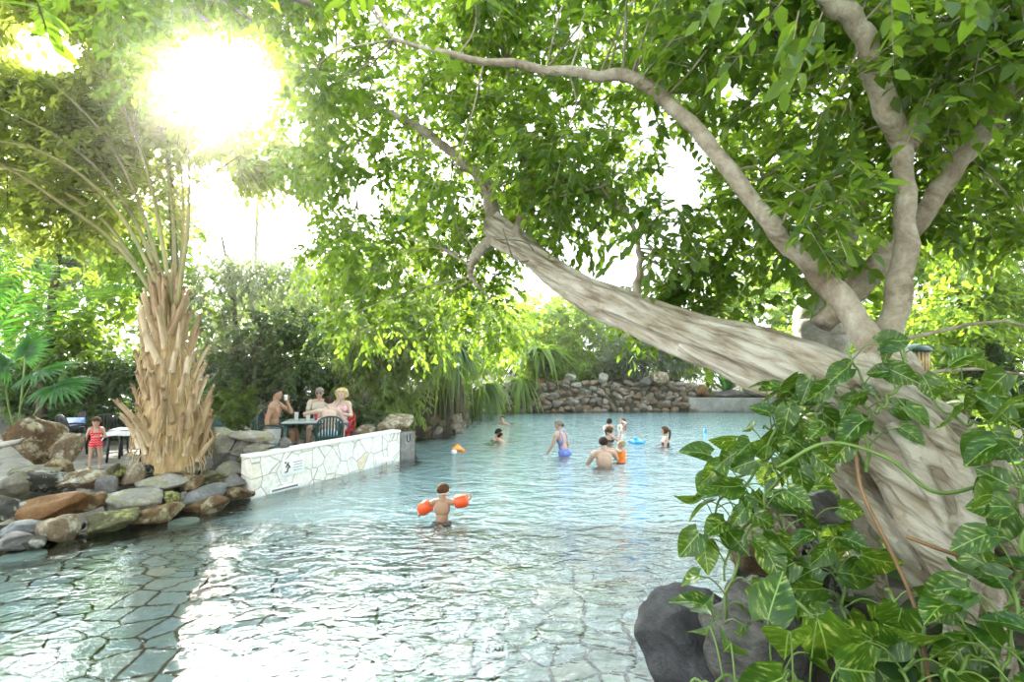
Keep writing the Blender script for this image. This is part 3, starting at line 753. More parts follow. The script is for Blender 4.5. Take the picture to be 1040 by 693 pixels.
# ------------------------------------------------------------------ rocks of the stone bank
def wl(px): return 567 - (567 - 506) * px / 262.0          # waterline row under that column
def bank_d(px, py):
    dw = CAMZ * F / (wl(px) - 375); h = max(0, (wl(px) - py) / 90); return dw + 1.55 * h
LEFT_ROCKS = [
 # px, py, w, h, material, tilt, seed-shape, label
 (27, 446, 54, 50, R_BROWN, .1, 'big rugged brown boulder above the stone bank', 6),
 (64, 455, 24, 34, R_TAN, 0, 'upright tan brown boulder between big boulder and girl', 5),
 (22, 481, 48, 20, R_PALE, 0, 'flat pale grey rock under the big brown boulder', 6),
 (54, 474, 24, 22, R_BROWN, .2, 'small dark brown block under the tan boulder', 5),
 (42, 491, 40, 20, R_DARK, .1, 'dark greenish rock with whitish top beside tan rock', 6),
 (8, 497, 30, 28, R_PALE, 0, 'whitish mottled rock at the left edge of photo', 6),
 (6, 520, 32, 20, R_DARK, 0, 'dark wet rock at left edge under mottled white rock', 6),
 (78, 491, 42, 22, R_TAN, -.05, 'rounded tan cream rock in front of the girl', 5),
 (45, 519, 56, 25, R_ORANGE, -.12, 'large smooth orange brown rock in stone bank', 4),
 (88, 510, 30, 18, R_BROWN, .1, 'dark brown rock below the rounded tan rock', 5),
 (104, 496, 19, 21, R_GREY, .2, 'small grey rock beside the rounded tan rock', 6),
 (116, 483, 24, 22, R_OLIVE, .1, 'olive grey rock beside the girl\'s feet', 6),
 (132, 485, 20, 27, R_TAN, 0, 'upright yellowish tan rock beside palm foot', 6),
 (131, 509, 58, 22, R_WHITE, -.04, 'long whitish slab in middle of stone bank', 4),
 (160, 489, 48, 17, R_WHITE, -.03, 'pale cream mossy slab below the palm foot', 5),
 (174, 476, 38, 14, R_PALE, .08, 'flat mottled rock at the palm foot', 6),
 (147, 478, 22, 12, R_DARK, 0, 'little dark stone added for the shaded gap beside palm foot', 6),  # dark stone put in for the shade of a gap
 (199, 475, 22, 18, R_GREY, 0, 'round grey rock just below the palm trunk', 6),
 (192, 492, 22, 20, R_BROWN, .2, 'mossy brown rock between cream slab and brown block', 6),
 (212, 486, 28, 17, R_OLIVE, -.1, 'brownish block beside the mossy brown rock', 6),
 (231, 479, 24, 16, R_WHITE, .15, 'greyish white angular rock beside the mossy corner rock', 7),
 (234, 468, 17, 13, R_GREY, .1, 'small pale stone above the angular white rock', 7),
 (249, 470, 27, 19, R_OLIVE, 0, 'yellow mossy corner rock beside the terrace wall', 6),
 (201, 504, 44, 18, R_SLATE, -.22, 'tilted blue grey slab at beside stone bank', 7),
 (170, 509, 25, 17, R_OLIVE, 0, 'olive rock between long white slab and slate slab', 6),
 (231, 492, 25, 16, R_GREY, -.05, 'grey brown rock above the lowest corner stone', 6),
 (250, 490, 20, 13, R_TAN, 0, 'little tan rock against the terrace wall', 6),
 (242, 503, 30, 14, R_BROWN, 0, 'low brown rock at foot of terrace wall', 6),
 (206, 517, 54, 20, R_BROWN, -.1, 'wet red brown base stone below slate slab', 6),
 (152, 527, 46, 20, R_BROWN, -.08, 'wet brown base stone below the long white slab', 6),
 (101, 533, 56, 26, R_OLIVE, -.05, 'large dark olive base stone at the waterline', 5),
 (56, 541, 38, 30, R_TAN, .5, 'craggy golden rock standing at the waterline', 9),
 (20, 540, 50, 15, R_SLATE, .02, 'long blue grey slab low at left edge', 6),
 (8, 553, 32, 16, R_GREY, 0, 'grey rock at left edge touching the water', 6),
 (29, 552, 24, 13, R_DARK, 0, 'dark stone at waterline under the slate slab', 6),
 (225, 447, 26, 24, R_WHITE, 0, 'round white boulder beside the palm trunk', 3),
 (242, 456, 20, 17, R_WHITE, .3, 'white angular rock beside round white boulder', 7),
 (256, 444, 46, 12, R_PALE, .08, 'long striped tan stone at start of terrace wall', 4),
 (257, 455, 30, 13, R_WHITE, 0, 'whitish flat stone below the striped tan stone', 6),
 (289, 450, 13, 11, R_GREY, .2, 'small grey stone sitting on the wall coping', 6),
 (187, 462, 20, 14, R_BROWN, 0, 'brown stone wedged behind palm foot', 6),
]
for k, (px, py, w_, h_, m, tilt, lab, fac) in enumerate(LEFT_ROCKS):
    d = bank_d(px, py)
    if py < 458 and px > 210: d = 8.35 if px < 280 else 8.72
    if px < 70 and py < 460: d = 7.6
    c = at(px, py, d); sc_ = d / F
    sz = (w_ * sc_ * 1.14, max(w_, h_) * sc_ * .85, h_ * sc_ * 1.14)
    R = rotz(.35 + .3 * math.sin(k * 3.1)) @ roty(tilt)
    v, f = rock_verts(sz, 100 + k * 7, 4, fac + 6, .14, R)
    mb = MB(); mb.add(v, f)
    o = mb.build('rock', m); o.location = tuple(c + np.array([0, sz[1] * .25, 0])); tag(o, lab, 'rock', 'rocks of the stone pool bank')
# mortar bank the rocks sit in
xs = np.linspace(-40, 268, 160); rows = []
for (hh, zo) in ((0, -.9), (.0, -.04), (.1, None), (.2, None), (.29, None), (.38, None), (.47, None), (.55, None), (.62, None), (.68, None)):
    r_ = []
    for px in xs:
        pw = wl(px); dw = CAMZ * F / (pw - 375)
        if zo is not None: p = on(px, pw, 0) + np.array([0, .12 + hh, 0]); p[2] = zo
        else: p = at(px, pw - hh * 90, dw + 1.55 * hh + .42)
        r_.append(p)
    rows.append(r_)
rows.append([np.array([p[0] - .2, p[1] + .35, .24]) for p in rows[-1]]); last = [np.array([p[0] - 1.1, p[1] + 2.0, .16]) for p in rows[-1]]; rows.append(last)
v = np.array(rows).reshape(-1, 3); n = len(xs)
v += .07 * Noise(5, 24, 5, 16)(v)[:, None]
i = np.arange(len(rows) - 1)[:, None] * n + np.arange(n - 1)[None]
mb = MB(); mb.add(v, np.stack([i, i + 1, i + n + 1, i + n], -1).reshape(-1, 4)); o = mb.build('ground_bank', M_MORTAR); tag(o, kind='structure')

g = np.random.default_rng(44)
for k in range(30):                    # small stones wedged in the joints
    px = g.uniform(5, 255); py = wl(px) - g.uniform(6, 58); d = bank_d(px, py) + .16; sz = g.uniform(.10, .2, 3) * [1.2, 1, .8]
    v, f = rock_verts(sz, 900 + k, 3, 9, .1, rotz(g.uniform(0, 3)))
    mb = MB(); mb.add(v, f); o = mb.build('chinking_stone', [R_GREY, R_OLIVE, R_BROWN, R_PALE, R_DARK][k % 5]); o.location = tuple(at(px, py, d)); tag(o, 'small chinking stone wedged between bigger rocks of the stone bank', 'stone', 'chinking stones of the stone bank')

def rock(px, py, d, w_, h_, m, label, seed=1, tilt=0, yaw=0, fac=7, sub=4, depth=None, rough=.1, ridge=0, group=None, cat='rock', name='rock'):
    s = d / F; sz = (w_ * s, depth or .8 * w_ * s, h_ * s)
    v, f = rock_verts(sz, seed, sub, fac, rough, rotz(yaw) @ roty(tilt), ridge)
    mb = MB(); mb.add(v, f); o = mb.build(name, m); o.location = tuple(at(px, py, d)); tag(o, label, cat, group); return o
# far rocks
rock(438, 404, 16.5, 44, 46, R_WHITE, 'upright pale slab rock with rusty foot beside drooping grass', 31, 0, .2, 8, depth=.6)
rock(440, 421, 16.4, 40, 12, R_ORANGE, 'rusty brown ledge stone under the upright pale slab', 32)
rock(402, 429, 11.9, 42, 17, R_TAN, 'yellowish flat rock on the end of the terrace wall', 33, -.1, .5, 6)
rock(372, 440, 11.7, 26, 17, R_TAN, 'brownish rock behind coping beside the red chair', 34)
rock(352, 440, 12.2, 24, 18, R_GREY, 'greyish rock behind the red chair', 35)
for k, (px, py, w_, h_, m, lab) in enumerate([(332, 370, 40, 22, R_GREY, 'large grey rock on slope behind the seated group'), (352, 384, 24, 15, R_GREY, 'grey rock lower on slope behind the curly blonde woman'),
     (380, 392, 22, 18, R_SLATE, 'slate grey rock on slope beside hanging bamboo'), (366, 378, 20, 12, R_PALE, 'pale rock on slope under thin tree trunks'), (345, 398, 20, 12, R_PALE, 'small pale rock on slope just above the ferns')]):
    rock(px, py, 15.0, w_, h_, m, lab, 41 + k, group='rocks on the slope behind the terrace')
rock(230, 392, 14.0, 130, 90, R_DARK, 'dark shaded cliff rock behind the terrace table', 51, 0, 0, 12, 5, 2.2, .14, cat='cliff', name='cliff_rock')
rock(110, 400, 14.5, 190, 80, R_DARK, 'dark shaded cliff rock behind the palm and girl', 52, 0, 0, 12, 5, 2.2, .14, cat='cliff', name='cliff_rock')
for k, (px, py, w_, h_, m, lab) in enumerate([(612, 384, 12, 11, R_WHITE, 'whitish block on top of the back stone wall'), (579, 383, 12, 9, R_WHITE, 'pale stone on back wall beside whitish block'),
      (672, 384, 22, 14, R_TAN, 'tan boulder on top of the back stone wall'), (655, 388, 14, 10, R_GREY, 'grey stone beside tan boulder on back wall'), (548, 388, 14, 10, R_ORANGE, 'rusty stone on the back wall near the drooping grass')]):
    rock(px, py, 24.9, w_, h_, m, lab, 61 + k, group='stones on top of the back wall', sub=3)
for k, (px, py, w_, h_, m, lab) in enumerate([(712, 397, 20, 13, R_ORANGE, 'rusty rock above the left end of low white wall'), (740, 400, 26, 9, R_GREY, 'flat dark grey rock on low white wall'),
      (768, 396, 26, 17, R_GREY, 'light grey rock behind middle of low white wall'), (792, 397, 22, 17, R_GREY, 'dark grey rock behind beside low white wall'), (800, 380, 24, 14, R_PALE, 'pale rock under the leaning trunk behind the white wall')]):
    rock(px, py, 25.6, w_, h_, m, lab, 71 + k, group='rocks behind the low white wall', sub=3)
for k, (px, py, w_, h_, m, lab) in enumerate([(950, 411, 22, 13, R_WHITE, 'white edging rock far right nearest the leaning tree'), (978, 413, 34, 13, R_PALE, 'pale edging rock second from the leaning tree'), (1004, 409, 32, 14, R_TAN, 'tan edging slab third from the leaning tree'),
      (1032, 411, 26, 13, R_TAN, 'brownish edging rock at right edge of photo'), (990, 421, 44, 12, R_PALE, 'lower pale edging slab beyond the vines'), (1030, 426, 34, 14, R_GREY, 'grey slab at right edge beyond the vines')]):
    rock(px, py, 12.5, w_, h_, m, lab, 81 + k, group='pale edging rocks on the root bank')
# near boulders
rock(700, 668, 2.85, 118, 130, R_BOULDER, 'dark grey wrinkled boulder at the water edge before the vines', 92, .25, .3, 4, 6, .6, .09, .03, cat='boulder', name='boulder')
rock(785, 668, 2.6, 135, 165, R_BOULDER_L, 'pale striated boulder beside the dark boulder', 95, -.35, .2, 7, 6, .6, .12, .07, cat='boulder', name='boulder')
rock(772, 540, 3.0, 70, 80, R_TAN, 'brown upright rock under the vines behind pale boulder', 96, 0, 0, 8, 5, .4, cat='boulder', name='boulder')
rock(828, 515, 2.9, 60, 46, R_GREY, 'rounded grey brown rock wedged below the leaning trunk', 97, 0, 0, 6, 5, .4, cat='boulder', name='boulder')
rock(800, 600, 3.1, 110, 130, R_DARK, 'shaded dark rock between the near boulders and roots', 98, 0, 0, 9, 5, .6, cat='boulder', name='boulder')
# round pale inlet covers in the shallow water, and the drain plate
for (px, py, dia, lab) in ((187, 532, .36, 'round pale inlet cover in water under the slate slab'), (22, 568, .42, 'round pale inlet cover in water at left edge')):
    p = on(px, py, -.05); mb = MB()
    e = empty('inlet_cover', p, 0, lab, 'inlet cover')
    lathe(mb, [(0.001, .02), (dia * .40, .02), (dia * .48, .012), (dia * .5, -.01), (dia * .5, -.3), (.001, -.3)], seg=28); mb.build('cover', M_DISC, e)
    mb = MB(); lathe(mb, [(dia * .30, .019), (dia * .31, .026), (dia * .34, .026), (dia * .35, .019)], seg=28); mb.build('rim', M_DISC, e)
p = on(502, 668, -.10); e = empty('drain_plate', p, .06, 'small pale drain plate with dark slots set in pool floor', 'drain')
mb = MB(); boxm(mb, (0, 0, 0), (.19, .15, .02), .004); mb.build('plate', M_PLATE, e)
mb = MB()
for (a, b, r) in ((-.055, 0, 0), (-.035, .012, .5), (-.035, -.012, -.5), (.0, .015, .8), (.0, -.015, -.8), (.04, 0, 0), (.06, 0, 0), (.02, .0, .4)): boxm(mb, (a, b, .011), (.014, .05, .006), 0, rotz(r))
mb.build('slots', M_BLACK, e)
p = at(10, 452, 7.2); mb = MB(); tube(mb, [p + np.array([-.35, 0, -.10]), p + np.array([-.1, 0, 0]), p + np.array([.12, 0, .04]), p + np.array([.2, 0, .09])], [.045, .045, .04, .012], 8)
o = mb.build('dry_stalk', M_BARK_W); tag(o, 'pale dry stalk lying on the big brown boulder', 'stalk')
# ------------------------------------------------------------------ remesh of overlapping closed shapes into one skin
def fuse(mb, voxel, smooth=2, disp=None):
    me = mb.mesh('tmp', [M_BLACK]); o = bpy.data.objects.new('tmp', me); COL.objects.link(o)
    r = o.modifiers.new('r', 'REMESH'); r.mode = 'VOXEL'; r.voxel_size = voxel
    if smooth: s = o.modifiers.new('s', 'SMOOTH'); s.iterations = smooth; s.factor = .5
    dg = bpy.context.evaluated_depsgraph_get(); dg.update()
    m2 = bpy.data.meshes.new_from_object(o.evaluated_get(dg))
    bpy.data.objects.remove(o); bpy.data.meshes.remove(me)
    v = np.empty(len(m2.vertices) * 3, np.float32); m2.vertices.foreach_get('co', v); v = v.reshape(-1, 3).astype(float)
    f = np.empty(len(m2.loops), np.int32); m2.loops.foreach_get('vertex_index', f)
    f = f.reshape(-1, 4) if len(f) == 4 * len(m2.polygons) else np.array([list(p.vertices) for p in m2.polygons])
    nn = np.empty(len(m2.vertices) * 3, np.float32); m2.vertices.foreach_get('normal', nn)
    bpy.data.meshes.remove(m2)
    return v, f, nn.reshape(-1, 3).astype(float)

def P(*a): return [at(*q) for q in a]

# ------------------------------------------------------------------ the leaning fig tree
root = empty('fig_tree', at(960, 560, 2.6) * [1, 1, 0] + [0, 0, .6], 0, 'huge leaning pale fig tree with roots gripping the root bank and wide leafy crown', 'tree')
rb = np.array(root.location)
trunk_pts = [(1075, 640, 2.5, .10), (1030, 560, 2.55, .13), (980, 500, 2.62, .16), (930, 448, 2.72, .17), (880, 412, 2.95, .18), (835, 385, 3.15, .18), (770, 362, 3.5, .185), (700, 342, 3.9, .16), (640, 318, 4.3, .14), (590, 296, 4.7, .135), (545, 262, 5.1, .13), (512, 240, 5.45, .135), (500, 226, 5.6, .12)]
tp = spline([np.append(at(a, b, d), r) for a, b, d, r in trunk_pts], 120)
def flute_fn(seedp, amp=.10, k=6):
    def fl(t, a):
        tw = a + 2.2 * t + .5 * np.sin(7 * t + seedp)
        return 1 + amp * (np.abs(np.sin(k * .5 * tw + 2 * np.sin(5 * t))) - .5) + amp * .55 * np.sin(2 * tw + 9 * t + seedp) + amp * .4 * np.sin(9 * tw + 5 * np.sin(6 * t))
    return fl
mb = MB(); tube(mb, tp[:, :3], tp[:, 3], 64, flute=flute_fn(1.0, .24, 7))
# strands of fused aerial roots along the trunk
def strand(pix, rads, amp=.2, seg=18, n=50):
    p = spline([np.append(at(*q), r) for q, r in zip(pix, rads)], n); tube(mb, p[:, :3], p[:, 3], seg, flute=flute_fn(len(pix) + pix[0][0], amp, 4))
strand([(690, 352, 3.8), (760, 388, 3.38), (830, 408, 3.02), (885, 440, 2.72), (940, 490, 2.45), (985, 560, 2.3), (1010, 640, 2.2), (1018, 720, 2.2)], [.03, .045, .05, .06, .075, .075, .055, .05])
strand([(850, 372, 3.0), (905, 395, 2.65), (945, 435, 2.45), (985, 495, 2.3), (992, 550, 2.22), (978, 610, 2.2), (972, 660, 2.2), (970, 720, 2.2)], [.05, .06, .065, .06, .055, .05, .04, .035])
strand([(865, 430, 2.75), (900, 475, 2.6), (945, 540, 2.42), (965, 580, 2.36), (975, 610, 2.34)], [.07, .09, .10, .07, .03])
strand([(850, 440, 2.9), (872, 490, 2.75), (905, 540, 2.6), (935, 590, 2.5), (950, 620, 2.5)], [.05, .065, .07, .055, .03])
strand([(835, 430, 3.0), (848, 470, 2.95), (866, 510, 2.85), (890, 570, 2.75), (900, 620, 2.75)], [.035, .045, .045, .04, .03])
strand([(900, 392, 2.75), (960, 422, 2.6), (1000, 465, 2.5), (1030, 530, 2.42), (1055, 640, 2.35)], [.05, .055, .06, .055, .05])
strand([(930, 450, 2.45), (985, 505, 2.35), (1035, 575, 2.3), (1075, 660, 2.3)], [.035, .04, .035, .03])
strand([(905, 430, 2.55), (930, 470, 2.42), (960, 530, 2.32), (975, 590, 2.28)], [.03, .035, .035, .02], .1)
strand([(600, 318, 4.62), (660, 342, 4.12), (720, 366, 3.65), (800, 398, 3.18), (860, 430, 2.85)], [.02, .035, .04, .04, .03])
strand([(620, 300, 4.35), (690, 328, 3.85), (760, 345, 3.45), (820, 366, 3.15), (870, 395, 2.85)], [.015, .03, .035, .035, .03])
strand([(640, 325, 4.15), (700, 350, 3.74), (770, 372, 3.32), (840, 398, 2.95)], [.012, .022, .025, .02])
strand([(530, 262, 5.12), (575, 300, 4.7), (620, 326, 4.35), (680, 345, 3.95)], [.03, .045, .045, .03])
strand([(860, 385, 3.0), (884, 374, 3.0), (900, 372, 3.02), (925, 380, 3.0)], [.10, .12, .13, .10])
v, f, nn = fuse(mb, .010, 1)
d_ = .006 * Noise(8, 30, 12, 36)(v) + .012 * Noise(9, 20, 3, 9)(v)
v = v + nn * d_[:, None]
m2 = MB(); m2.add(v - rb, f); m2.build('trunk', M_TRUNK, root)
SKEL = [tp[40:, :3]]
def limb(pix, name='branch', mat=M_BARK, seg=22, n=60, amp=.06, parent=root, base=rb, vox=None):
    p = spline([np.append(at(a, b, d), r) for a, b, d, r in pix], n)
    mb = MB(); rr = p[:, 3] * (1 + .05 * np.sin(np.arange(n) * 1.3) + .03 * np.sin(np.arange(n) * 2.9)); tube(mb, p[:, :3] + .008 * np.sin(np.arange(n)[:, None] * [.9, 1.1, 1.3]) - base, rr, seg, flute=flute_fn(pix[0][0], amp, 3))
    SKEL.append(p[:, :3]); return mb.build(name, mat, parent)
limb([(905, 395, 3.0, .10), (885, 350, 3.0, .075), (850, 300, 3.05, .068), (815, 262, 3.1, .060), (780, 225, 3.2, .056), (735, 165, 3.35, .052), (690, 115, 3.5, .050), (645, 80, 3.65, .046), (600, 76, 3.8, .038), (540, 68, 3.95, .034), (470, 58, 4.1, .028), (400, 40, 4.3, .015)])
limb([(900, 392, 3.05, .10), (903, 340, 3.1, .075), (914, 290, 3.1, .070), (920, 235, 3.1, .062), (918, 180, 3.1, .052), (915, 145, 3.1, .060), (900, 110, 3.05, .068), (884, 65, 3.0, .062), (872, 25, 2.95, .058), (845, 4, 2.9, .05), (825, -30, 2.85, .04)])
limb([(835, 330, 3.6, .07), (870, 292, 3.55, .085), (905, 255, 3.5, .075), (935, 222, 3.45, .068), (970, 170, 3.4, .062), (1010, 120, 3.3, .060), (1050, 70, 3.2, .05)])
limb([(922, 150, 3.12, .05), (940, 110, 3.1, .055), (965, 72, 3.05, .055), (990, 50, 3.0, .045), (1040, 10, 2.9, .03)])
limb([(502, 228, 5.6, .10), (494, 190, 5.7, .065), (470, 165, 5.8, .055), (440, 140, 5.9, .05), (412, 122, 6.0, .042), (380, 108, 6.1, .03), (330, 80, 6.3, .015)])
limb([(512, 240, 5.5, .07), (490, 252, 5.5, .065), (480, 266, 5.5, .045), (478, 280, 5.5, .028), (486, 292, 5.5, .012)])
limb([(525, 248, 5.3, .06), (528, 215, 5.3, .04), (534, 170, 5.3, .034), (530, 130, 5.3, .03), (520, 100, 5.3, .022), (515, 60, 5.3, .012)])
limb([(640, 318, 4.3, .05), (650, 270, 4.4, .025), (640, 225, 4.5, .02), (610, 190, 4.6, .01)])
# the thick pale stem standing behind the fork is another trunk
r2 = empty('pale_trunk_tree', at(835, 420, 4.6) * [1, 1, 0] + [0, 0, .5], 0, 'thick whitish tree trunk standing just behind the fork of the leaning fig', 'tree')
b2 = np.array(r2.location)
limb([(838, 430, 4.6, .17), (836, 390, 4.6, .16), (834, 350, 4.6, .20), (832, 322, 4.6, .19), (836, 300, 4.6, .12), (860, 250, 4.6, .07), (880, 180, 4.7, .05)], 'trunk', M_BARK_W, 26, 50, .12, r2, b2)
SKEL.pop()

# crown: clusters of sprays, each joined to the limbs by a thin branch
GAPS = [(222, 82, 62, 52), (268, 226, 56, 38), (48, 48, 40, 26), (300, 128, 14, 12), (374, 200, 26, 14), (548, 286, 24, 14), (690, 170, 26, 46), (642, 262, 18, 14), (655, 120, 14, 16),
        (395, 150, 10, 8), (610, 245, 14, 12), (470, 205, 10, 10), (960, 8, 30, 8), (520, 160, 9, 12), (770, 325, 12, 10), (335, 45, 12, 8), (735, 90, 10, 8), (880, 200, 9, 9), (820, 130, 9, 10)]
def in_gap(p, grow=1.0):
    q = proj(p); g = np.zeros(len(q), bool)
    for cx, cy, rx, ry in GAPS: g |= ((q[:, 0] - cx) / (rx * grow)) ** 2 + ((q[:, 1] - cy) / (ry * grow)) ** 2 < 1
    return g
CLEAR = []                              # limbs that hang free of leaves on the camera's side of the crown
def hides_limb(p):
    q = proj(p); h = np.zeros(len(p), bool)
    for path, rad in CLEAR:
        g = proj(path)
        for a in g: h |= ((q[:, 0] - a[0]) ** 2 + (q[:, 1] - a[1]) ** 2 < rad ** 2) & (q[:, 2] < a[2] + .25)
    return h
def nearest_skel(c, skel):
    best = None
    for s in skel:
        dd = np.linalg.norm(s - c, axis=1); i = dd.argmin()
        if best is None or dd[i] < best[0]: best = (dd[i], s[i])
    return best[1]
def crown(parent, base, clusters, leafm, barkm, leaf_len, nspray, skel, leaf=LEAF, L=.34, nleaf=11, droop=.4, gaps=True, tw=.004):
    lm, tm = MB(), MB()
    C = np.array([c[:3] for c in clusters]); Rr = np.array([c[3] for c in clusters])
    for c, r in zip(C, Rr):
        s = nearest_skel(c, skel); m = (s + c) / 2 + RNG.normal(0, .08, 3) + [0, 0, .08 * np.linalg.norm(s - c)]
        if gaps and (in_gap(spline([s, m, c], 8), 1.0).sum() > 1): continue
        if np.linalg.norm(s - c) > 1.5: s = c + (s - c) * .35; m = (s + c) / 2
        p = spline([s, m, c], 8); tube(tm, p - base, np.linspace(max(.010, .012 * r / .4), .005, 8), 5, 0, False)
    n = nspray * len(C); k = np.repeat(np.arange(len(C)), nspray)
    d = nrm(RNG.normal(size=(n, 3))); rad = RNG.uniform(0, 1, n) ** .45
    pos = C[k] + d * (Rr[k] * rad)[:, None] * [1, 1, .72]
    u = nrm(d * .8 + RNG.normal(0, .5, (n, 3)) + [0, 0, -.15])
    tip = pos + u * L * .6
    if gaps:
        keep = ~in_gap(tip) & ~hides_limb(pos) & ~hides_limb(tip); pos, u = pos[keep], u[keep]
    keep = np.linalg.norm(pos - [0, 0, CAMZ], axis=1) > np.where(pos[:, 1] > .2, 2.5, 1.5)
    pos, u = pos[keep], u[keep]
    sprays(lm, tm, pos - base, u, L * RNG.uniform(.7, 1.25, len(pos)), nleaf, leaf_len, leaf, droop, 1.0, tw)
    tm.build('twigs', barkm, parent); return lm.build('foliage', leafm, parent)
CLEAR += [(SKEL[0][::2], 26), (SKEL[1][2:46:2], 18), (SKEL[2][:40:2], 20), (SKEL[2][44:54:2], 14), (SKEL[3][:24:2], 16), (SKEL[5][:40:2], 15), (SKEL[6][::3], 14)]
cl = []
def fill(x0, x1, y0, y1, step, dlo, dhi, rad, out_, prob=1.0, layers=1):
    for yy in np.arange(y0, y1, step):
        for xx in np.arange(x0, x1, step):
            for _ in range(layers):
                if RNG.uniform() > prob: continue
                d = RNG.uniform(dlo, dhi); c = at(xx + RNG.uniform(-.5, .5) * step, yy + RNG.uniform(-.5, .5) * step, d)
                if in_gap(c[None], .75)[0]: continue
                out_.append((*c, rad * d / 5))
fill(850, 1080, -60, 275, 48, 2.7, 5.0, .30, cl, 1, 2)
fill(680, 870, -60, 170, 50, 3.2, 6.0, .32, cl, 1, 2)
fill(690, 880, 170, 300, 48, 3.6, 5.6, .28, cl, .9, 2)
fill(655, 760, 250, 335, 36, 4.0, 4.8, .18, cl, .8, 1)
fill(480, 700, -60, 190, 48, 4.0, 7.0, .36, cl, 1, 2)
fill(510, 680, 180, 255, 44, 4.4, 6.0, .26, cl, .85, 2)
fill(300, 500, -60, 130, 48, 4.4, 7.2, .38, cl, 1, 2)
fill(310, 540, 110, 260, 44, 5.4, 8.2, .34, cl, 1, 3)
fill(370, 540, 240, 335, 44, 5.6, 7.6, .28, cl, .85, 2)
fill(120, 320, -50, 60, 48, 4.8, 7.0, .36, cl, 1, 2)
fill(640, 1080, -330, -60, 80, 2.6, 5.0, .4, cl, .55, 1)
fill(200, 640, -260, -60, 90, 3.6, 6.5, .45, cl, .5, 1)
for _ in range(95):                     # unseen leaves added over and behind the camera to shade the foreground
    cl.append((RNG.uniform(-2.0, 6.0), RNG.uniform(-3.5, 2.2), RNG.uniform(3.5, 5.4), .5))
for _ in range(46):                     # more unseen leaves added beside it to block light
    cl.append((RNG.uniform(3.4, 6.0), RNG.uniform(-1.5, 3.2), RNG.uniform(1.6, 4.4), .45))
crown(root, rb, cl, M_LEAF, M_BARK, .105, 18, SKEL)
del SKEL[0]

# ------------------------------------------------------------------ generic trees and shrubs
def tree(name, label, trunk, blobs, leafm, barkm, leaf_len, nspray, L, cat='tree', leaf=LEAF, nleaf=10, droop=.4, group=None, gaps=True):
    """trunk: list of stems, each a list of (px,py,d,r); blobs (px,py,d,radius)"""
    b0 = at(*trunk[0][0][:3]); root = empty(name, b0, 0, label, cat, group); base = np.array(root.location); skel = []
    for st in trunk:
        p = spline([np.append(at(a, b, d), r) for a, b, d, r in st], 30); mb = MB(); tube(mb, p[:, :3] - base, p[:, 3], 10, flute=flute_fn(st[0][0], .08, 4)); mb.build('trunk' if cat == 'tree' else 'stem', barkm, root); skel.append(p[:, :3])
    crown(root, base, [(*at(a, b, d), r) for a, b, d, r in blobs], leafm, barkm, leaf_len, int(nspray * 1.9), skel, leaf, L, nleaf, droop, gaps, .005)
    return root
def blobs(x0, x1, y0, y1, d, n, r, dv=1.0, seed=0):
    g = np.random.default_rng(seed + int(x0) + int(d * 10)); o = []
    while len(o) < n:
        px, py = g.uniform(x0, x1), g.uniform(y0, y1); dd = d + g.uniform(-dv, dv)
        if ((px - (x0 + x1) / 2) / (x1 - x0) * 2) ** 2 + ((py - (y0 + y1) / 2) / (y1 - y0) * 2) ** 2 > 1.1: continue
        if in_gap(at(px, py, dd)[None], .8)[0]: continue
        o.append((px, py, dd, r * g.uniform(.7, 1.2)))
    return o
# slender tree whose crown hangs over the upper left
tree('slender_tree', 'slender tree behind the palm with olive crown around the bright sun',
     [[(186, 440, 9.0, .07), (180, 330, 9.0, .06), (176, 230, 9.0, .055), (168, 130, 9.0, .05), (160, 60, 8.8, .04), (150, -20, 8.4, .03)],
      [(170, 150, 9.0, .03), (110, 105, 8.8, .03), (60, 90, 8.6, .02), (0, 95, 8.5, .012)], [(162, 80, 8.9, .03), (160, 30, 8.6, .025), (200, -10, 8.4, .015)]],
     blobs(-60, 140, 72, 165, 8.7, 40, .5, .8, 1) + blobs(60, 215, 40, 185, 8.8, 36, .5, .8, 2) + blobs(-60, 120, -60, 30, 7.8, 30, .48, 1.2, 3) + blobs(80, 330, -60, 40, 7.6, 24, .42, 1.2, 4) + blobs(235, 335, 100, 190, 8.6, 12, .34, .8, 5) + blobs(-40, 150, 170, 240, 8.6, 14, .34, .8, 6),
     M_LEAF_OLIVE, M_BARK_D, .155, 13, .42)
# broad dark-leaved tree at far left
T = tree
T('broadleaf_tree', 'dense green tree at far left behind the feather palm', [[(40, 440, 12.5, .12), (50, 340, 12.5, .10), (60, 250, 12.5, .07), (70, 190, 12.5, .05)]], blobs(-60, 200, 175, 360, 12.3, 34, .75, 1.2, 6), M_LEAF, M_BARK_D, .19, 14, .5)
T('silver_tree', 'grey green leaved tree just behind the palm trunk crown', [[(236, 420, 13.0, .08), (240, 350, 13.0, .07), (235, 290, 13.0, .05), (225, 240, 13, .03)]], blobs(180, 305, 225, 345, 12.6, 24, .55, .9, 7), M_LEAF_GREY, M_BARK_D, .20, 12, .5, leaf=LEAF_N)
T('laurel_shrub', 'dark glossy shrub with drooping leaves above the cliff behind the table', [[(250, 430, 12.4, .05), (250, 380, 12.4, .04), (260, 350, 12.4, .03)]], blobs(190, 330, 325, 400, 12.4, 18, .42, .5, 8), M_LEAF_DARK, M_BARK_D, .17, 13, .42, 'shrub')
T('lime_tree', 'lime green young tree with thin stem beside the others behind terrace', [[(322, 400, 19, .09), (322, 340, 19, .08), (320, 290, 19, .05)]], blobs(265, 365, 262, 350, 19, 18, .85, 1.2, 9), M_LEAF_LIME, M_BARK_D, .24, 13, .6)
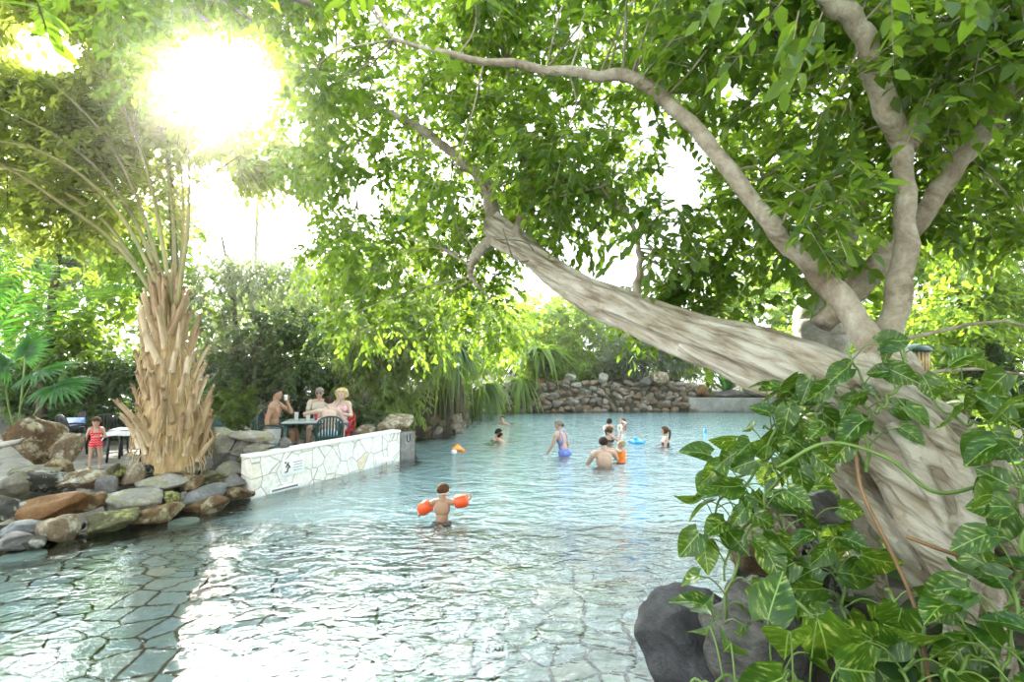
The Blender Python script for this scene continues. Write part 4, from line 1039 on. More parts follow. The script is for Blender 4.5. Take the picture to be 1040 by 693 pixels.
T('lime_tree', 'lime green young tree with leaning double stem behind the slope rocks', [[(366, 385, 17, .09), (372, 330, 17, .08), (384, 270, 17, .05)], [(388, 392, 17, .08), (380, 340, 17, .07), (350, 270, 17, .04)]], blobs(325, 450, 238, 345, 17.5, 24, .8, 1.2, 10), M_LEAF_LIME, M_BARK_D, .23, 13, .6)
T('bamboo_clump', 'feathery drooping light green bamboo hanging over end of terrace wall', [[(396, 430, 13.5, .02), (392, 370, 13.5, .018), (378, 320, 13.3, .012), (360, 310, 13, .008)], [(402, 430, 13.5, .02), (408, 350, 13.5, .018), (425, 310, 13.3, .010)], [(399, 430, 13.6, .02), (398, 340, 13.6, .018), (400, 295, 13.5, .008)]],
  blobs(355, 445, 300, 412, 13.3, 34, .42, .6, 11), M_LEAF_BAMBOO, M_STEM, .17, 16, .55, 'bamboo', LEAF_N, 14, .8)
T('background_tree', 'tall light green tree in middle distance above the drooping grass plant', [[(440, 410, 20, .12), (446, 350, 20, .10), (450, 310, 20, .06)]], blobs(400, 540, 292, 380, 20, 22, .9, 1.2, 12), M_LEAF_LIME, M_BARK_D, .26, 13, .65)
T('background_tree', 'spreading light green tree behind left half of back stone wall', [[(560, 395, 28, .16), (556, 350, 28, .12), (550, 320, 28, .08)]], blobs(490, 640, 310, 385, 27.5, 24, 1.1, .8, 13), M_LEAF_LIME, M_BARK_D, .32, 14, .8)
T('background_tree', 'pale feathery tree behind right half of back stone wall', [[(655, 395, 28, .16), (650, 340, 28, .12), (655, 300, 28, .08)]], blobs(590, 730, 318, 384, 27.5, 22, 1.1, .8, 14), M_LEAF_GREY, M_BARK_D, .26, 16, .8, leaf=LEAF_N)
T('background_tree', 'tall mid green tree between the forked branches of the leaning fig', [[(770, 400, 30, .2), (765, 340, 30, .15), (760, 300, 30, .1)]], blobs(690, 840, 285, 385, 30, 22, 1.3, 1.0, 15), M_LEAF, M_BARK_D, .36, 13, .9)
T('background_tree', 'bright lime tree seen under the fork of the leaning fig', [[(800, 400, 22, .14), (798, 340, 22, .1)], ], blobs(740, 850, 330, 395, 22, 14, .8, .8, 16), M_LEAF_LIME, M_BARK_D, .26, 14, .65)
T('background_tree', 'bright lime leaved tree at far right beyond the edging rocks', [[(976, 405, 15, .10), (975, 330, 15, .08), (970, 270, 15, .05)]], blobs(915, 1070, 225, 372, 14.8, 36, .75, 1.0, 17), M_LEAF_LIME, M_BARK_D, .22, 14, .55)
T('background_tree', 'green tree beyond the root bank beside the bright lime tree', [[(905, 400, 18, .12), (905, 320, 18, .1), (900, 270, 18, .06)]], blobs(845, 965, 230, 380, 18, 26, .9, 1.0, 18), M_LEAF, M_BARK_D, .24, 13, .6)
T('bushy_shrub', 'dark green bush standing on the root bank under the lime tree', [[(1000, 402, 14, .04), (1000, 370, 14, .03)]], blobs(975, 1022, 350, 400, 14, 10, .30, .3, 19), M_LEAF_DARK, M_BARK_D, .13, 14, .3, 'shrub')
T('low_shrub', 'low leafy shrub behind the pale edging rocks near lamp', [[(950, 402, 13.4, .03), (950, 385, 13.4, .02)]], blobs(925, 985, 382, 402, 13.4, 8, .24, .3, 20), M_LEAF, M_BARK_D, .12, 14, .3, 'shrub')
T('low_shrub', 'low dark shrub at the right edge behind edging rocks', [[(1035, 402, 13.4, .03), (1035, 388, 13.4, .02)]], blobs(1010, 1070, 378, 402, 13.4, 8, .26, .3, 21), M_LEAF_DARK, M_BARK_D, .12, 14, .3, 'shrub')
T('fern_shrub', 'whitish leaved low shrub beside the red chair on the slope', [[(362, 432, 12.6, .02), (362, 415, 12.6, .02)]], blobs(345, 385, 405, 436, 12.6, 9, .22, .3, 22), M_LEAF_GREY, M_STEM, .14, 12, .26, 'shrub', LEAF_W)
T('bushy_shrub', 'green bush directly behind the cap wearer and seated group', [[(320, 425, 13.2, .04), (320, 395, 13.2, .03)]], blobs(270, 350, 368, 418, 13.4, 14, .36, .4, 23), M_LEAF_DARK, M_BARK_D, .14, 14, .34, 'shrub')
T('bushy_shrub', 'low bush with bright leaves at the foot of the cliff beside the table', [[(230, 432, 11.6, .03), (232, 415, 11.6, .02)]], blobs(210, 268, 398, 432, 11.7, 10, .24, .3, 24), M_LEAF, M_BARK_D, .12, 13, .28, 'shrub')
T('bushy_shrub', 'dark bush in shade behind the chairs at far left', [[(90, 440, 12.6, .04), (90, 405, 12.6, .03)]], blobs(-10, 170, 335, 435, 12.8, 34, .42, .5, 25), M_LEAF_DARK, M_BARK_D, .16, 13, .38, 'shrub')
T('feathery_shrub', 'pale feathery shrub spilling over centre of the back stone wall', [[(560, 392, 25.6, .05), (560, 375, 25.6, .04)]], blobs(525, 600, 345, 385, 25.8, 14, .6, .3, 26), M_LEAF_LIME, M_BARK_D, .22, 15, .5, 'shrub', LEAF_N, 12, .6)
T('feathery_shrub', 'grey green feathery shrub above back wall under the leaning trunk', [[(655, 390, 25.8, .05), (655, 370, 25.8, .04)]], blobs(610, 705, 340, 384, 25.9, 16, .6, .3, 27), M_LEAF_GREY, M_BARK_D, .22, 15, .5, 'shrub', LEAF_N)
T('tall_hedge_tree', 'dense far tree mass closing the view left behind the terrace slope', [[(330, 400, 27, .2), (330, 320, 27, .15)]], blobs(180, 420, 290, 400, 27, 34, 1.4, 1.2, 28), M_LEAF, M_BARK_D, .40, 13, 1.0)
T('tall_hedge_tree', 'dense far tree mass closing the view at centre behind the back wall', [[(520, 400, 34, .2), (520, 320, 34, .15)]], blobs(400, 690, 318, 398, 34, 34, 1.6, 1.0, 29), M_LEAF, M_BARK_D, .48, 13, 1.2)
T('tall_hedge_tree', 'dense far tree mass closing the view at right behind the lime tree', [[(960, 400, 28, .2), (960, 320, 28, .15)]], blobs(700, 1040, 255, 398, 28, 44, 1.7, 1.2, 30), M_LEAF_LIME, M_BARK_D, .46, 13, 1.2)
T('tall_hedge_tree', 'dense far tree mass closing the view at far left edge', [[(10, 420, 20, .2), (10, 320, 20, .15)]], blobs(-120, 180, 240, 420, 20, 34, 1.4, 1.5, 31), M_LEAF, M_BARK_D, .34, 13, .9)

T('tall_hedge_tree', 'dense tree mass farther along the root bank past the lime tree', [[(1260, 400, 17, .2), (1260, 320, 17, .15)]], blobs(1080, 1480, 200, 400, 17, 40, 1.1, 1.5, 33), M_LEAF, M_BARK_D, .3, 13, .8)
# low leafy ground cover on the bank along the pool
gp = np.stack([RNG.uniform(.9, 13, 9000), RNG.uniform(1.5, 22, 9000)], 1); gs_ = pool_sd(gp); gp = gp[(gs_ > .05) & (gs_ < 2.4)]
gq = np.stack([gp[:, 0], gp[:, 1], ground_z(gp[:, 0], gp[:, 1]) + RNG.uniform(.0, .14, len(gp))], 1)
lm = MB(); inst(lm, LEAF_W[0], LEAF_W[1], axes_from(RNG.normal(0, 1, (len(gq), 3)) * [1, 1, .3], np.array([0, 0, 1.0]) + RNG.normal(0, .4, (len(gq), 3))), gq, 0, None, RNG.uniform(.12, .26, len(gq)))
o = lm.build('ground_cover', M_LEAF_DARK); tag(o, 'low dark green ground cover on the bank behind the fig roots', 'ground cover', None, 'stuff')
# ------------------------------------------------------------------ palms
def frond(mb_r, mb_l, pts, r0, length, n, droop=.5, w=.018, start=.12, sweep=.55, vee=.35, ragged=0.0):
    p = spline(pts, 40); tube(mb_r, p, np.linspace(r0, r0 * .15, 40), 7, 0, True, .7)
    t, Nn, Bb = frames(p)
    ts = np.linspace(start, .985, n); up = np.array([0, 0, 1.0])
    tv, tf = strap_leaf(w, 6, droop, .12)
    for s in (-1, 1):
        idx = np.clip(ts * 39, 0, 38.999); i = idx.astype(int); fr = (idx - i)[:, None]
        pos = p[i] * (1 - fr) + p[i + 1] * fr; tt = nrm(t[i])
        side = nrm(np.cross(tt, up)) * s
        dd = side + tt * (sweep + .5 * ts[:, None] ** 2) + np.array([0, 0, vee]) + RNG.normal(0, .05 + ragged, (n, 3))
        nu = np.cross(side, tt) * s
        nu = nu * np.sign(nu[:, 2:3] + 1e-6)
        M = axes_from(dd, nu + RNG.normal(0, .1 + ragged, (n, 3)))
        ln = length * np.sin(np.clip(ts * .8 + .18, 0, 1) * PI) ** .6 * RNG.uniform(.85 - ragged, 1.08, n)
        inst(mb_l, tv, tf, M, pos, 0, None, ln)
def fan_leaf(mb, c, d, n=26, R=.6, w=.035, up=(0, 0, 1)):
    d = nrm(np.asarray(d, float)); M0 = axes_from(d[None], np.asarray(up, float)[None])[0]
    tv, tf = strap_leaf(w, 6, .35, .08)
    a = np.linspace(-2.3, 2.3, n); dd = np.stack([np.sin(a), np.cos(a), .12 * np.abs(np.sin(a))], 1) @ M0.T
    M = axes_from(dd, np.broadcast_to(M0[:, 2], (n, 3)) + RNG.normal(0, .1, (n, 3)))
    inst(mb, tv, tf, M, np.broadcast_to(c, (n, 3)), 0, None, R * (.78 + .22 * np.cos(a)) * RNG.uniform(.9, 1.05, n))

# the big shaggy palm
pr = empty('shaggy_palm', at(176, 474, 7.9), 0, 'shaggy palm with straw coloured leaf bases on trunk at stone bank', 'palm'); pb = np.array(pr.location)
prof = [(478, .40), (465, .42), (450, .46), (435, .45), (410, .38), (385, .34), (360, .31), (340, .24), (322, .18), (308, .12), (296, .06)]
cx = lambda py: 176 - (470 - py) * .05
tk = MB(); pp = np.array([np.append(at(cx(py), py, 7.9), r) for py, r in prof]); pp2 = spline(pp, 60)
tube(tk, pp2[:, :3] - pb, pp2[:, 3] * .82, 40, flute=lambda t, a: 1 + .06 * np.sin(7 * a + 30 * t) + .05 * np.sin(13 * a - 46 * t))
tk.build('trunk', M_FIBRE, pr)
def boot_mesh(seed):
    g = np.random.default_rng(seed); n = 7; mb = MB(); rows = []
    L_ = 1.0
    for i in range(n):
        t = i / (n - 1); w_ = (.30 * (1 - t) + .19 * t) * (1 + .15 * g.normal() * (t > .5)); th = .11 * (1 - .4 * t); z = .10 * t * t
        rows += [(-w_ / 2, t * L_, z), (-w_ / 4, t * L_, z + th), (w_ / 4, t * L_, z + th), (w_ / 2, t * L_, z), (0, t * L_, z - th * .25)]
    rows = np.array(rows); rows[-5:, 1] += g.uniform(-.12, .12, 5)
    f = [(i * 5 + j, i * 5 + (j + 1) % 5, i * 5 + 5 + (j + 1) % 5, i * 5 + 5 + j) for i in range(n - 1) for j in range(5)]
    mb.add(rows, f); mb.f.append((np.array([[0, 1, 2, 3, 4]]), 0)); mb.f.append((np.array([[(n - 1) * 5 + q for q in (4, 3, 2, 1, 0)]]), 0))
    return mb.mesh('leaf_base', M_BOOT[seed % 5])
bm_ = [boot_mesh(s) for s in range(5)]
nb = 98
for k in range(nb):
    t = k / (nb - 1); a = k * 2.39996; i = int((.10 + .80 * t) * 59)
    c = pp2[i, :3]; r = pp2[i, 3] * (.90 if t < .72 else .78)
    o_ = np.array([math.cos(a), math.sin(a), 0]); upk = .9 + 1.3 * t + RNG.uniform(-.2, .3)
    d = nrm(o_ * (RNG.uniform(.12, .38) if k % 5 else RNG.uniform(.5, .85)) * (1.0 if t < .75 else .5) + np.array([0, 0, upk]) + np.array([-o_[1], o_[0], 0]) * RNG.normal(0, .18))
    M = axes_from(d[None], o_[None])[0]; ln = RNG.uniform(.34, .54) * (1.3 if t > .6 else 1.05)
    o = bpy.data.objects.new('leaf_base', bm_[k % 5]); COL.objects.link(o); o.parent = pr
    mm = Matrix([[*(M[q] * [ln * (.62 + .22 * (t < .6)), ln, ln * (.9 + .2 * (t < .6))]), (c + o_ * r * .92 - pb)[q]] for q in range(3)] + [[0, 0, 0, 1]])
    o.matrix_local = mm
fb = MB()
for k in range(190):
    a = RNG.uniform(0, 2 * PI); i = int(RNG.uniform(.03, .8) * 59); c = pp2[i, :3] - pb; r = pp2[i, 3] * RNG.uniform(.95, 1.08)
    o_ = np.array([math.cos(a), math.sin(a), 0]); l = RNG.uniform(.15, .45)
    p0 = c + o_ * r; p = [p0 + [0, 0, .1], p0 + o_ * .05, p0 + o_ * .07 - [0, 0, l * .5], p0 + o_ * .05 + RNG.normal(0, .03, 3) - [0, 0, l]]
    tube(fb, spline(p, 8), np.linspace(.011, .003, 8), 4, 0, False)
fb.build('hanging_fibres', M_FIBRE, pr)
fr = [[(168, 318, 7.9), (120, 250, 7.7), (60, 205, 7.3), (0, 168, 6.9), (-80, 150, 6.4)], [(166, 316, 7.9), (115, 235, 7.9), (65, 195, 7.8), (10, 172, 7.6), (-60, 190, 7.4)],
      [(170, 312, 7.8), (130, 230, 7.6), (85, 180, 7.3), (30, 150, 7.0), (-40, 140, 6.6)], [(172, 312, 7.9), (140, 230, 7.9), (105, 178, 7.8), (60, 140, 7.7), (0, 110, 7.5)],
      [(172, 308, 7.9), (150, 232, 7.9), (130, 180, 7.8), (100, 130, 7.6), (50, 80, 7.4)], [(175, 308, 7.8), (162, 230, 7.7), (150, 175, 7.4), (130, 120, 7.0), (100, 70, 6.5)],
      [(178, 308, 7.9), (176, 230, 7.9), (170, 170, 8.0), (160, 110, 8.1)], [(180, 310, 8.0), (186, 240, 8.1), (185, 185, 8.2), (178, 130, 8.5)], [(180, 310, 7.8), (190, 240, 7.6), (192, 180, 7.4), (190, 120, 7.0)],
      [(172, 312, 8.1), (145, 240, 8.6), (115, 200, 9.1), (70, 190, 9.6)], [(170, 316, 8.0), (128, 262, 8.4), (80, 232, 8.8), (20, 220, 9.2)]]
for k, q in enumerate(fr):
    mr_, ml = MB(), MB(); p = np.array(P(*q)) - pb
    frond(mr_, ml, p, .040, .55, 46, .9, .013, .30, .7, .25, .22)
    o = mr_.build('frond', M_PETIOLE, pr); ml.build('leaflets', M_FROND_DRY, o)
# green feather palm at the left
pr2 = empty('feather_palm', at(-70, 430, 8.8), 0, 'green feather palm reaching in from left edge behind the boulder', 'palm'); b_ = np.array(pr2.location)
mb = MB(); tube(mb, np.array(P((-70, 430, 8.8), (-66, 380, 8.8), (-60, 340, 8.8))) - b_, [.14, .12, .10], 12); mb.build('trunk', M_BARK_D, pr2)
for q in ([(-60, 400, 8.8), (-20, 360, 8.6), (20, 300, 8.4), (75, 232, 8.2)], [(-60, 400, 8.8), (-10, 360, 8.5), (60, 310, 8.2), (120, 290, 8.0), (165, 300, 7.9)], [(-60, 400, 8.8), (-40, 340, 8.8), (-10, 290, 8.9), (30, 240, 9.0)],
          [(-60, 400, 8.8), (-40, 330, 8.2), (-25, 260, 7.8), (-5, 200, 7.4)]):
    mr_, ml = MB(), MB(); frond(mr_, ml, np.array(P(*q)) - b_, .022, .62, 44, .55, .024, .12, .45, .12, .03)
    o = mr_.build('frond', M_STEM, pr2); ml.build('leaflets', M_FROND, o)
# fan palm at the left edge
pr3 = empty('fan_palm', at(20, 440, 8.0), 0, 'bright green fan palm with round pleated leaves at left edge', 'palm'); b_ = np.array(pr3.location)
for q, d in (([(18, 440, 8.0), (22, 410, 7.9), (40, 378, 7.7)], (.9, -.3, .15)), ([(16, 440, 8.0), (8, 410, 7.9), (4, 372, 7.8)], (-.4, -.5, .5)), ([(20, 440, 8.0), (36, 420, 7.7), (58, 392, 7.5)], (1, -.4, -.15)), ([(16, 440, 8), (0, 415, 7.6), (-16, 392, 7.4)], (-.6, -.6, .1)), ([(18, 440, 8.1), (22, 400, 8.2), (26, 360, 8.4)], (.2, .2, .9))):
    ms_, ml = MB(), MB(); p = spline(np.array(P(*q)) - b_, 14); tube(ms_, p, .013, 6); fan_leaf(ml, p[-1], d, 30, .62, .055, (0, -.55, 1))
    o = ms_.build('leaf_stalk', M_STEM, pr3); ml.build('leaf_fan', M_FROND, o)
# drooping feather palm in mid distance against the sky
pr4 = empty('feather_palm', at(255, 400, 15), 0, 'thin feather palm whose fronds show against sky beside the sun', 'palm'); b_ = np.array(pr4.location)
mb = MB(); tube(mb, np.array(P((255, 400, 15), (258, 300, 15), (262, 200, 15), (268, 170, 15))) - b_, [.09, .06, .05, .05], 10); mb.build('trunk', M_BARK_W, pr4)
for q in ([(268, 172, 15), (290, 175, 14.6), (318, 195, 14.2), (350, 226, 14)], [(268, 172, 15), (250, 172, 15), (232, 186, 15), (215, 206, 15)], [(268, 172, 15), (285, 155, 15), (315, 155, 15.5), (345, 172, 16)], [(268, 172, 15), (262, 185, 14), (258, 205, 13.5), (256, 225, 13.2)], [(268, 172, 15), (275, 190, 14), (292, 215, 13.5), (305, 240, 13)], [(268, 172, 15), (258, 150, 15), (240, 148, 15.5), (224, 160, 16)]):
    mr_, ml = MB(), MB(); frond(mr_, ml, np.array(P(*q)) - b_, .02, .75, 34, .8, .03, .1, .5, .1, .05)
    o = mr_.build('frond', M_STEM, pr4); ml.build('leaflets', M_FROND_DRY, o)
# strap-leaved plants
def strap_plant(name, label, px, py, d, n, Lr, w, lift, droop, mat, trunk=None, seed=0, cat='plant', tilt=.4):
    b0 = at(px, py, d); e = empty(name, b0, 0, label, cat); mb = MB(); g = np.random.default_rng(seed + int(px))
    if trunk:
        t_ = MB(); p = spline(np.array(P(*[q[:3] for q in trunk])) - b0, 16); tube(t_, p, np.interp(np.linspace(0, 1, 16), np.linspace(0, 1, len(trunk)), [q[3] for q in trunk]), 9); t_.build('trunk', M_BARK_D, e); top = p[-1]
    else: top = np.zeros(3)
    for dr in (droop * .7, droop, droop * 1.3):
        tv, tf = strap_leaf(w, 9, dr, lift); k = n // 3
        a = g.uniform(0, 2 * PI, k); el = g.uniform(-.1, tilt, k)
        dd = np.stack([np.cos(a) * np.cos(el), np.sin(a) * np.cos(el), np.sin(el)], 1)
        inst(mb, tv, tf, axes_from(dd, np.array([[0, 0, 1.0]]) + 0 * dd), top + g.normal(0, .03, (k, 3)), 0, None, Lr * g.uniform(.6, 1.15, k))
    mb.build('leaves', mat, e); return e
strap_plant('ponytail_palm', 'ponytail palm with long drooping grassy leaves over the pool edge', 466, 420, 15.6, 260, 1.35, .022, .55, 1.9, M_GRASS, [(466, 420, 15.6, .16), (465, 395, 15.6, .12), (464, 358, 15.5, .08)], 1, 'palm', .9)
strap_plant('ponytail_palm', 'second smaller drooping grass plant between ponytail palm and white slab rock', 446, 420, 16.6, 150, 1.15, .022, .5, 1.9, M_FROND_DRY, [(446, 418, 16.6, .10), (446, 385, 16.6, .07)], 2, 'palm', .9)
strap_plant('trailing_grass', 'drooping grass trailing over back wall beside the ponytail palm', 492, 392, 21.5, 150, 1.7, .03, .4, 1.7, M_GRASS, None, 3)
strap_plant('trailing_grass', 'lime drooping grass on back wall beside the trailing grass', 528, 388, 24.6, 120, 1.6, .04, .5, 1.8, M_LEAF_LIME, None, 4)
strap_plant('dragon_plant', 'dark spiky plant on the back wall under the leaning trunk', 640, 372, 25.4, 130, 1.7, .035, .35, .7, M_LEAF_DARK, None, 5, tilt=1.3)
strap_plant('dragon_plant', 'second dark spiky plant on back wall nearer the leaning trunk', 684, 372, 25.8, 110, 1.5, .035, .35, .7, M_LEAF_DARK, None, 6, tilt=1.3)
strap_plant('iris_clump', 'upright bright green strap leaves above low white wall', 738, 400, 25.8, 90, 1.5, .05, .9, .5, M_FROND, None, 7, tilt=1.2)
strap_plant('fan_leaf_plant', 'lime palm leaves hanging over the back wall at centre', 548, 362, 25.0, 80, 1.9, .07, .5, 1.2, M_LEAF_LIME, None, 8, tilt=.8)
strap_plant('spiky_rosette', 'dark spiky rosette above the ponytail palm', 452, 352, 16.5, 90, 1.1, .03, .3, .5, M_LEAF_DARK, [(452, 410, 16.5, .08), (452, 352, 16.5, .06)], 9, tilt=1.3)
# ------------------------------------------------------------------ variegated vines in the foreground
def vine(label, paths, nper, smin, smax, stemr=.009, face=(-.25, -1.0, .75), spread=.12, jit=.62, stem=None, name='pothos_vine'):
    e = empty(name, at(*paths[0][0]), 0, label, 'vine'); b0 = np.array(e.location)
    st, lf = MB(), MB(); face = np.asarray(face, float)
    tv, tf, uv = HEART
    for q in paths:
        p = spline(np.array(P(*q)) - b0, 40); tube(st, p + .012 * np.sin(np.arange(40)[:, None] * [.5, .7, .9]), np.linspace(stemr, stemr * .6, 40), 7)
        n = max(2, int(nper * np.linalg.norm(np.diff(p, axis=0), axis=1).sum()))
        for k in range(n):
            t = (k + RNG.uniform(.1, .9)) / n; i = int(t * 38); c = p[i]
            tn = nrm(p[i + 1] - p[i]); sd = nrm(np.cross(tn, face)) * (1 if k % 2 else -1)
            off = sd * RNG.uniform(.5, 1.2) * spread + nrm(face) * RNG.uniform(.3, 1.2) * spread + np.array([0, 0, RNG.uniform(-.2, .6)]) * spread
            q2 = c + off; tube(st, spline([c, c + off * .5 + [0, 0, .03], q2], 7), .0035, 5, 0, False)
            nv2 = nrm(nrm(face) + RNG.normal(0, jit, 3)); dirv = nrm(sd * .8 + np.array([0, 0, -.75]) + nrm(face) * .25 + RNG.normal(0, .35, 3))
            M = axes_from(dirv[None], nv2[None]); s = RNG.uniform(smin, smax) * .84
            inst(lf, tv, tf, M, q2[None], 0, uv, np.array([s]))
    st.build('stems', stem or M_STEM, e); lf.build('leaves', M_POTHOS, e, attr=True); return e
vine('variegated vine hanging beside the water beside the fig roots', [[(840, 400, 2.85), (790, 440, 2.8), (760, 490, 2.75), (745, 540, 2.7), (735, 590, 2.6)], [(850, 420, 2.8), (800, 470, 2.7), (775, 520, 2.65), (790, 560, 2.6)], [(830, 430, 2.9), (780, 465, 2.85), (735, 500, 2.8), (722, 545, 2.75)], [(840, 410, 2.9), (800, 430, 2.9), (775, 435, 2.9)], [(770, 500, 2.75), (750, 560, 2.65), (735, 625, 2.55), (725, 650, 2.5)]], 17, .11, .20)
vine('big leaved variegated vine at the bottom over the near boulders', [[(860, 720, 1.9), (800, 690, 1.95), (750, 690, 2.0), (700, 695, 2.0)], [(850, 720, 1.8), (790, 715, 1.85), (730, 715, 1.9)], [(870, 740, 1.75), (820, 700, 1.85), (790, 680, 2.0)]], 13, .16, .24, face=(-.2, -.8, .9))
vine('variegated vine climbing over fork of the leaning fig trunk', [[(880, 480, 2.45), (880, 430, 2.5), (875, 390, 2.55), (860, 350, 2.6)], [(890, 440, 2.45), (850, 400, 2.6), (815, 380, 2.75)], [(890, 420, 2.45), (915, 385, 2.5), (920, 350, 2.6)], [(850, 440, 2.6), (820, 420, 2.7), (800, 410, 2.75)]], 13, .12, .19, spread=.10)
vine('shaded variegated vine in hollow between pale boulder and fig roots', [[(820, 530, 2.6), (850, 580, 2.5), (860, 640, 2.35), (850, 690, 2.2)], [(900, 600, 2.2), (930, 650, 2.1), (940, 700, 2.0)], [(820, 560, 2.6), (835, 620, 2.5), (840, 660, 2.4)]], 17, .13, .21, face=(-.2, -1, .6))
vine('dark leaved variegated vine covering the right edge over the roots', [[(1060, 400, 2.3), (1020, 420, 2.3), (980, 430, 2.4), (940, 400, 2.45)], [(1070, 450, 2.2), (1050, 480, 2.15), (1040, 520, 2.1), (1045, 580, 2.0)], [(1070, 560, 2.0), (1030, 600, 1.95), (1000, 660, 1.9), (990, 700, 1.85)], [(1060, 420, 2.5), (1010, 400, 2.6), (960, 390, 2.6)], [(1070, 470, 2.4), (1045, 455, 2.4), (1020, 455, 2.35)]], 15, .12, .20, face=(-.3, -.9, .8))
vine('dense shaded vine filling the bottom right corner below the roots', [[(1060, 500, 2.0), (1040, 560, 1.9), (1030, 620, 1.8), (1020, 700, 1.7)], [(1070, 600, 1.9), (1010, 650, 1.8), (960, 690, 1.75)], [(1060, 430, 2.1), (1040, 470, 2.05), (1035, 520, 2.0)], [(940, 640, 2.05), (920, 680, 1.95), (930, 720, 1.85)], [(1060, 640, 1.8), (1040, 690, 1.7), (1000, 720, 1.7)]], 19, .12, .20, face=(-.3, -.8, .7))
vine('shaded vine covering the soil behind the fig base', [[(800, 440, 4.4), (830, 480, 4.1), (850, 530, 3.8), (870, 580, 3.5)], [(790, 470, 4.0), (815, 520, 3.7), (840, 570, 3.4)], [(845, 430, 4.6), (860, 480, 4.2), (885, 540, 3.8)], [(960, 420, 4.6), (1000, 435, 4.2), (1050, 450, 3.8)]], 20, .15, .24, face=(-.2, -.7, 1))
# bare brown hanging roots and green runner
for pts, m, lab in (([(868, 450, 2.4), (876, 500, 2.3), (905, 560, 2.2), (930, 620, 2.1), (945, 700, 2.0)], M_STEM_BROWN, 'thin brown aerial root hanging in front of the fig base'), ([(920, 545, 2.12), (960, 560, 2.05), (1000, 572, 2.05), (1060, 580, 2.05)], M_STEM_BROWN, 'thin brown runner lying across the fig roots'),
                    ([(790, 475, 2.5), (840, 450, 2.4), (900, 465, 2.3), (950, 500, 2.2), (1010, 490, 2.2)], M_STEM, 'long green runner crossing the fig base'), ([(780, 600, 2.3), (810, 612, 2.2), (840, 650, 2.1), (860, 700, 2.0)], M_STEM, 'green runner arching over the pale boulder')):
    p = spline(P(*pts), 40); mb = MB(); tube(mb, p, .008, 7); o = mb.build('hanging_root' if m is M_STEM_BROWN else 'vine_runner', m); tag(o, lab, 'root' if m is M_STEM_BROWN else 'vine')
# reed lamp beyond the roots
e = empty('reed_lamp', at(931, 392, 6.0), 0, 'small reed clad bollard lamp with green cap beyond the fig fork', 'lamp'); b0 = np.array(e.location)
mb = MB(); h0 = at(931, 357, 6.0)[2] - b0[2]
lathe(mb, [(.001, -.5), (.05, -.5), (.05, h0 - .24), (.001, h0 - .24)], seg=14); mb.build('post', M_BARK_D, e)
mb = MB()
for k in range(22):
    a = k * 2 * PI / 22; tube(mb, [(math.cos(a) * .115, math.sin(a) * .115, h0 - .25), (math.cos(a) * .125, math.sin(a) * .125, h0)], .017, 6)
lathe(mb, [(.001, h0 - .25), (.11, h0 - .25), (.12, h0 - .01), (.001, h0 - .01)], seg=22); mb.build('reed_shade', M_BAMBOO_CANE, e)
mb = MB(); lathe(mb, [(.001, h0), (.17, h0 - .01), (.16, h0 + .03), (.10, h0 + .07), (.001, h0 + .09)], seg=20); mb.build('cap', M_PGREEN, e)
# ------------------------------------------------------------------ people: one continuous skin each
SKIN = {}
def skin(name, c):
    c = dim(c, .82); SKIN[name] = plain('skin_' + name, c, .5, c2=tuple(x * .88 for x in c), scale=6, sss=.12); return SKIN[name]
skin('fair', (.66, .43, .31)); skin('tan', (.52, .30, .18)); skin('pale', (.74, .54, .43)); skin('olive', (.44, .26, .16))
def hairmat(name, c): return plain('hair_' + name, c, .85, c2=tuple(x * .5 for x in c), scale=30, bump=.7, bscale=90, spec=.12)
H_BROWN, H_DARK, H_BLACK, H_GREY, H_BLOND = hairmat('brown', (.13, .065, .03)), hairmat('dark', (.045, .028, .018)), hairmat('black', (.02, .016, .013)), hairmat('grey', (.30, .26, .22)), hairmat('blond', (.80, .62, .30))
H_SAND = hairmat('sandy', (.42, .32, .20))
M_EYE = plain('eye', (.02, .015, .012), .2); M_LIP = plain('lip', (.50, .17, .14), .5)
def cloth(name, c, c2=None, scale=8, **k): return plain(name, c, .8, c2=c2, scale=scale, **k)
C_TRUNK_D = cloth('dark_trunks', (.02, .022, .03), (.35, .34, .33), 26); C_SHORT_B = cloth('light_blue_shorts', (.55, .64, .78)); C_TRUNK_N = cloth('navy_trunks', (.03, .06, .12), (.08, .14, .20), 14)
C_SUIT_B = cloth('blue_swimsuit', (.08, .12, .42), (.18, .24, .55), 18); C_BIK = cloth('dark_bikini', (.05, .03, .07)); C_BEIGE = cloth('beige_shirt', (.58, .52, .44)); C_CAP = cloth('grey_cap', (.22, .19, .16)); C_PINK = cloth('pink_top', (.66, .24, .30), (.80, .70, .68), 22)
C_GREEN = cloth('dark_green_rashguard', (.03, .10, .09))
def zigzag():
    m, nt, nd, lk = newmat('red_zigzag'); tc = N(nt, 'ShaderNodeTexCoord'); s = N(nt, 'ShaderNodeSeparateXYZ'); lk.new(tc.outputs['Object'], s.inputs[0])
    pp = N(nt, 'ShaderNodeMath', operation='PINGPONG'); lk.new(s.outputs[0], pp.inputs[0]); pp.inputs[1].default_value = .022
    a = N(nt, 'ShaderNodeMath', operation='ADD'); lk.new(pp.outputs[0], a.inputs[0]); lk.new(s.outputs[2], a.inputs[1])
    md = N(nt, 'ShaderNodeMath', operation='PINGPONG'); lk.new(a.outputs[0], md.inputs[0]); md.inputs[1].default_value = .022
    r = ramp(nt, [(.0, (.80, .02, .05)), (.0165, (.85, .70, .66))], 'CONSTANT'); lk.new(md.outputs[0], r.inputs['Fac'])
    b = N(nt, 'ShaderNodeBsdfPrincipled'); b.inputs['Roughness'].default_value = .8; lk.new(r.outputs['Color'], b.inputs['Base Color']); out(nt, b.outputs[0]); return m
C_ZIG = zigzag()

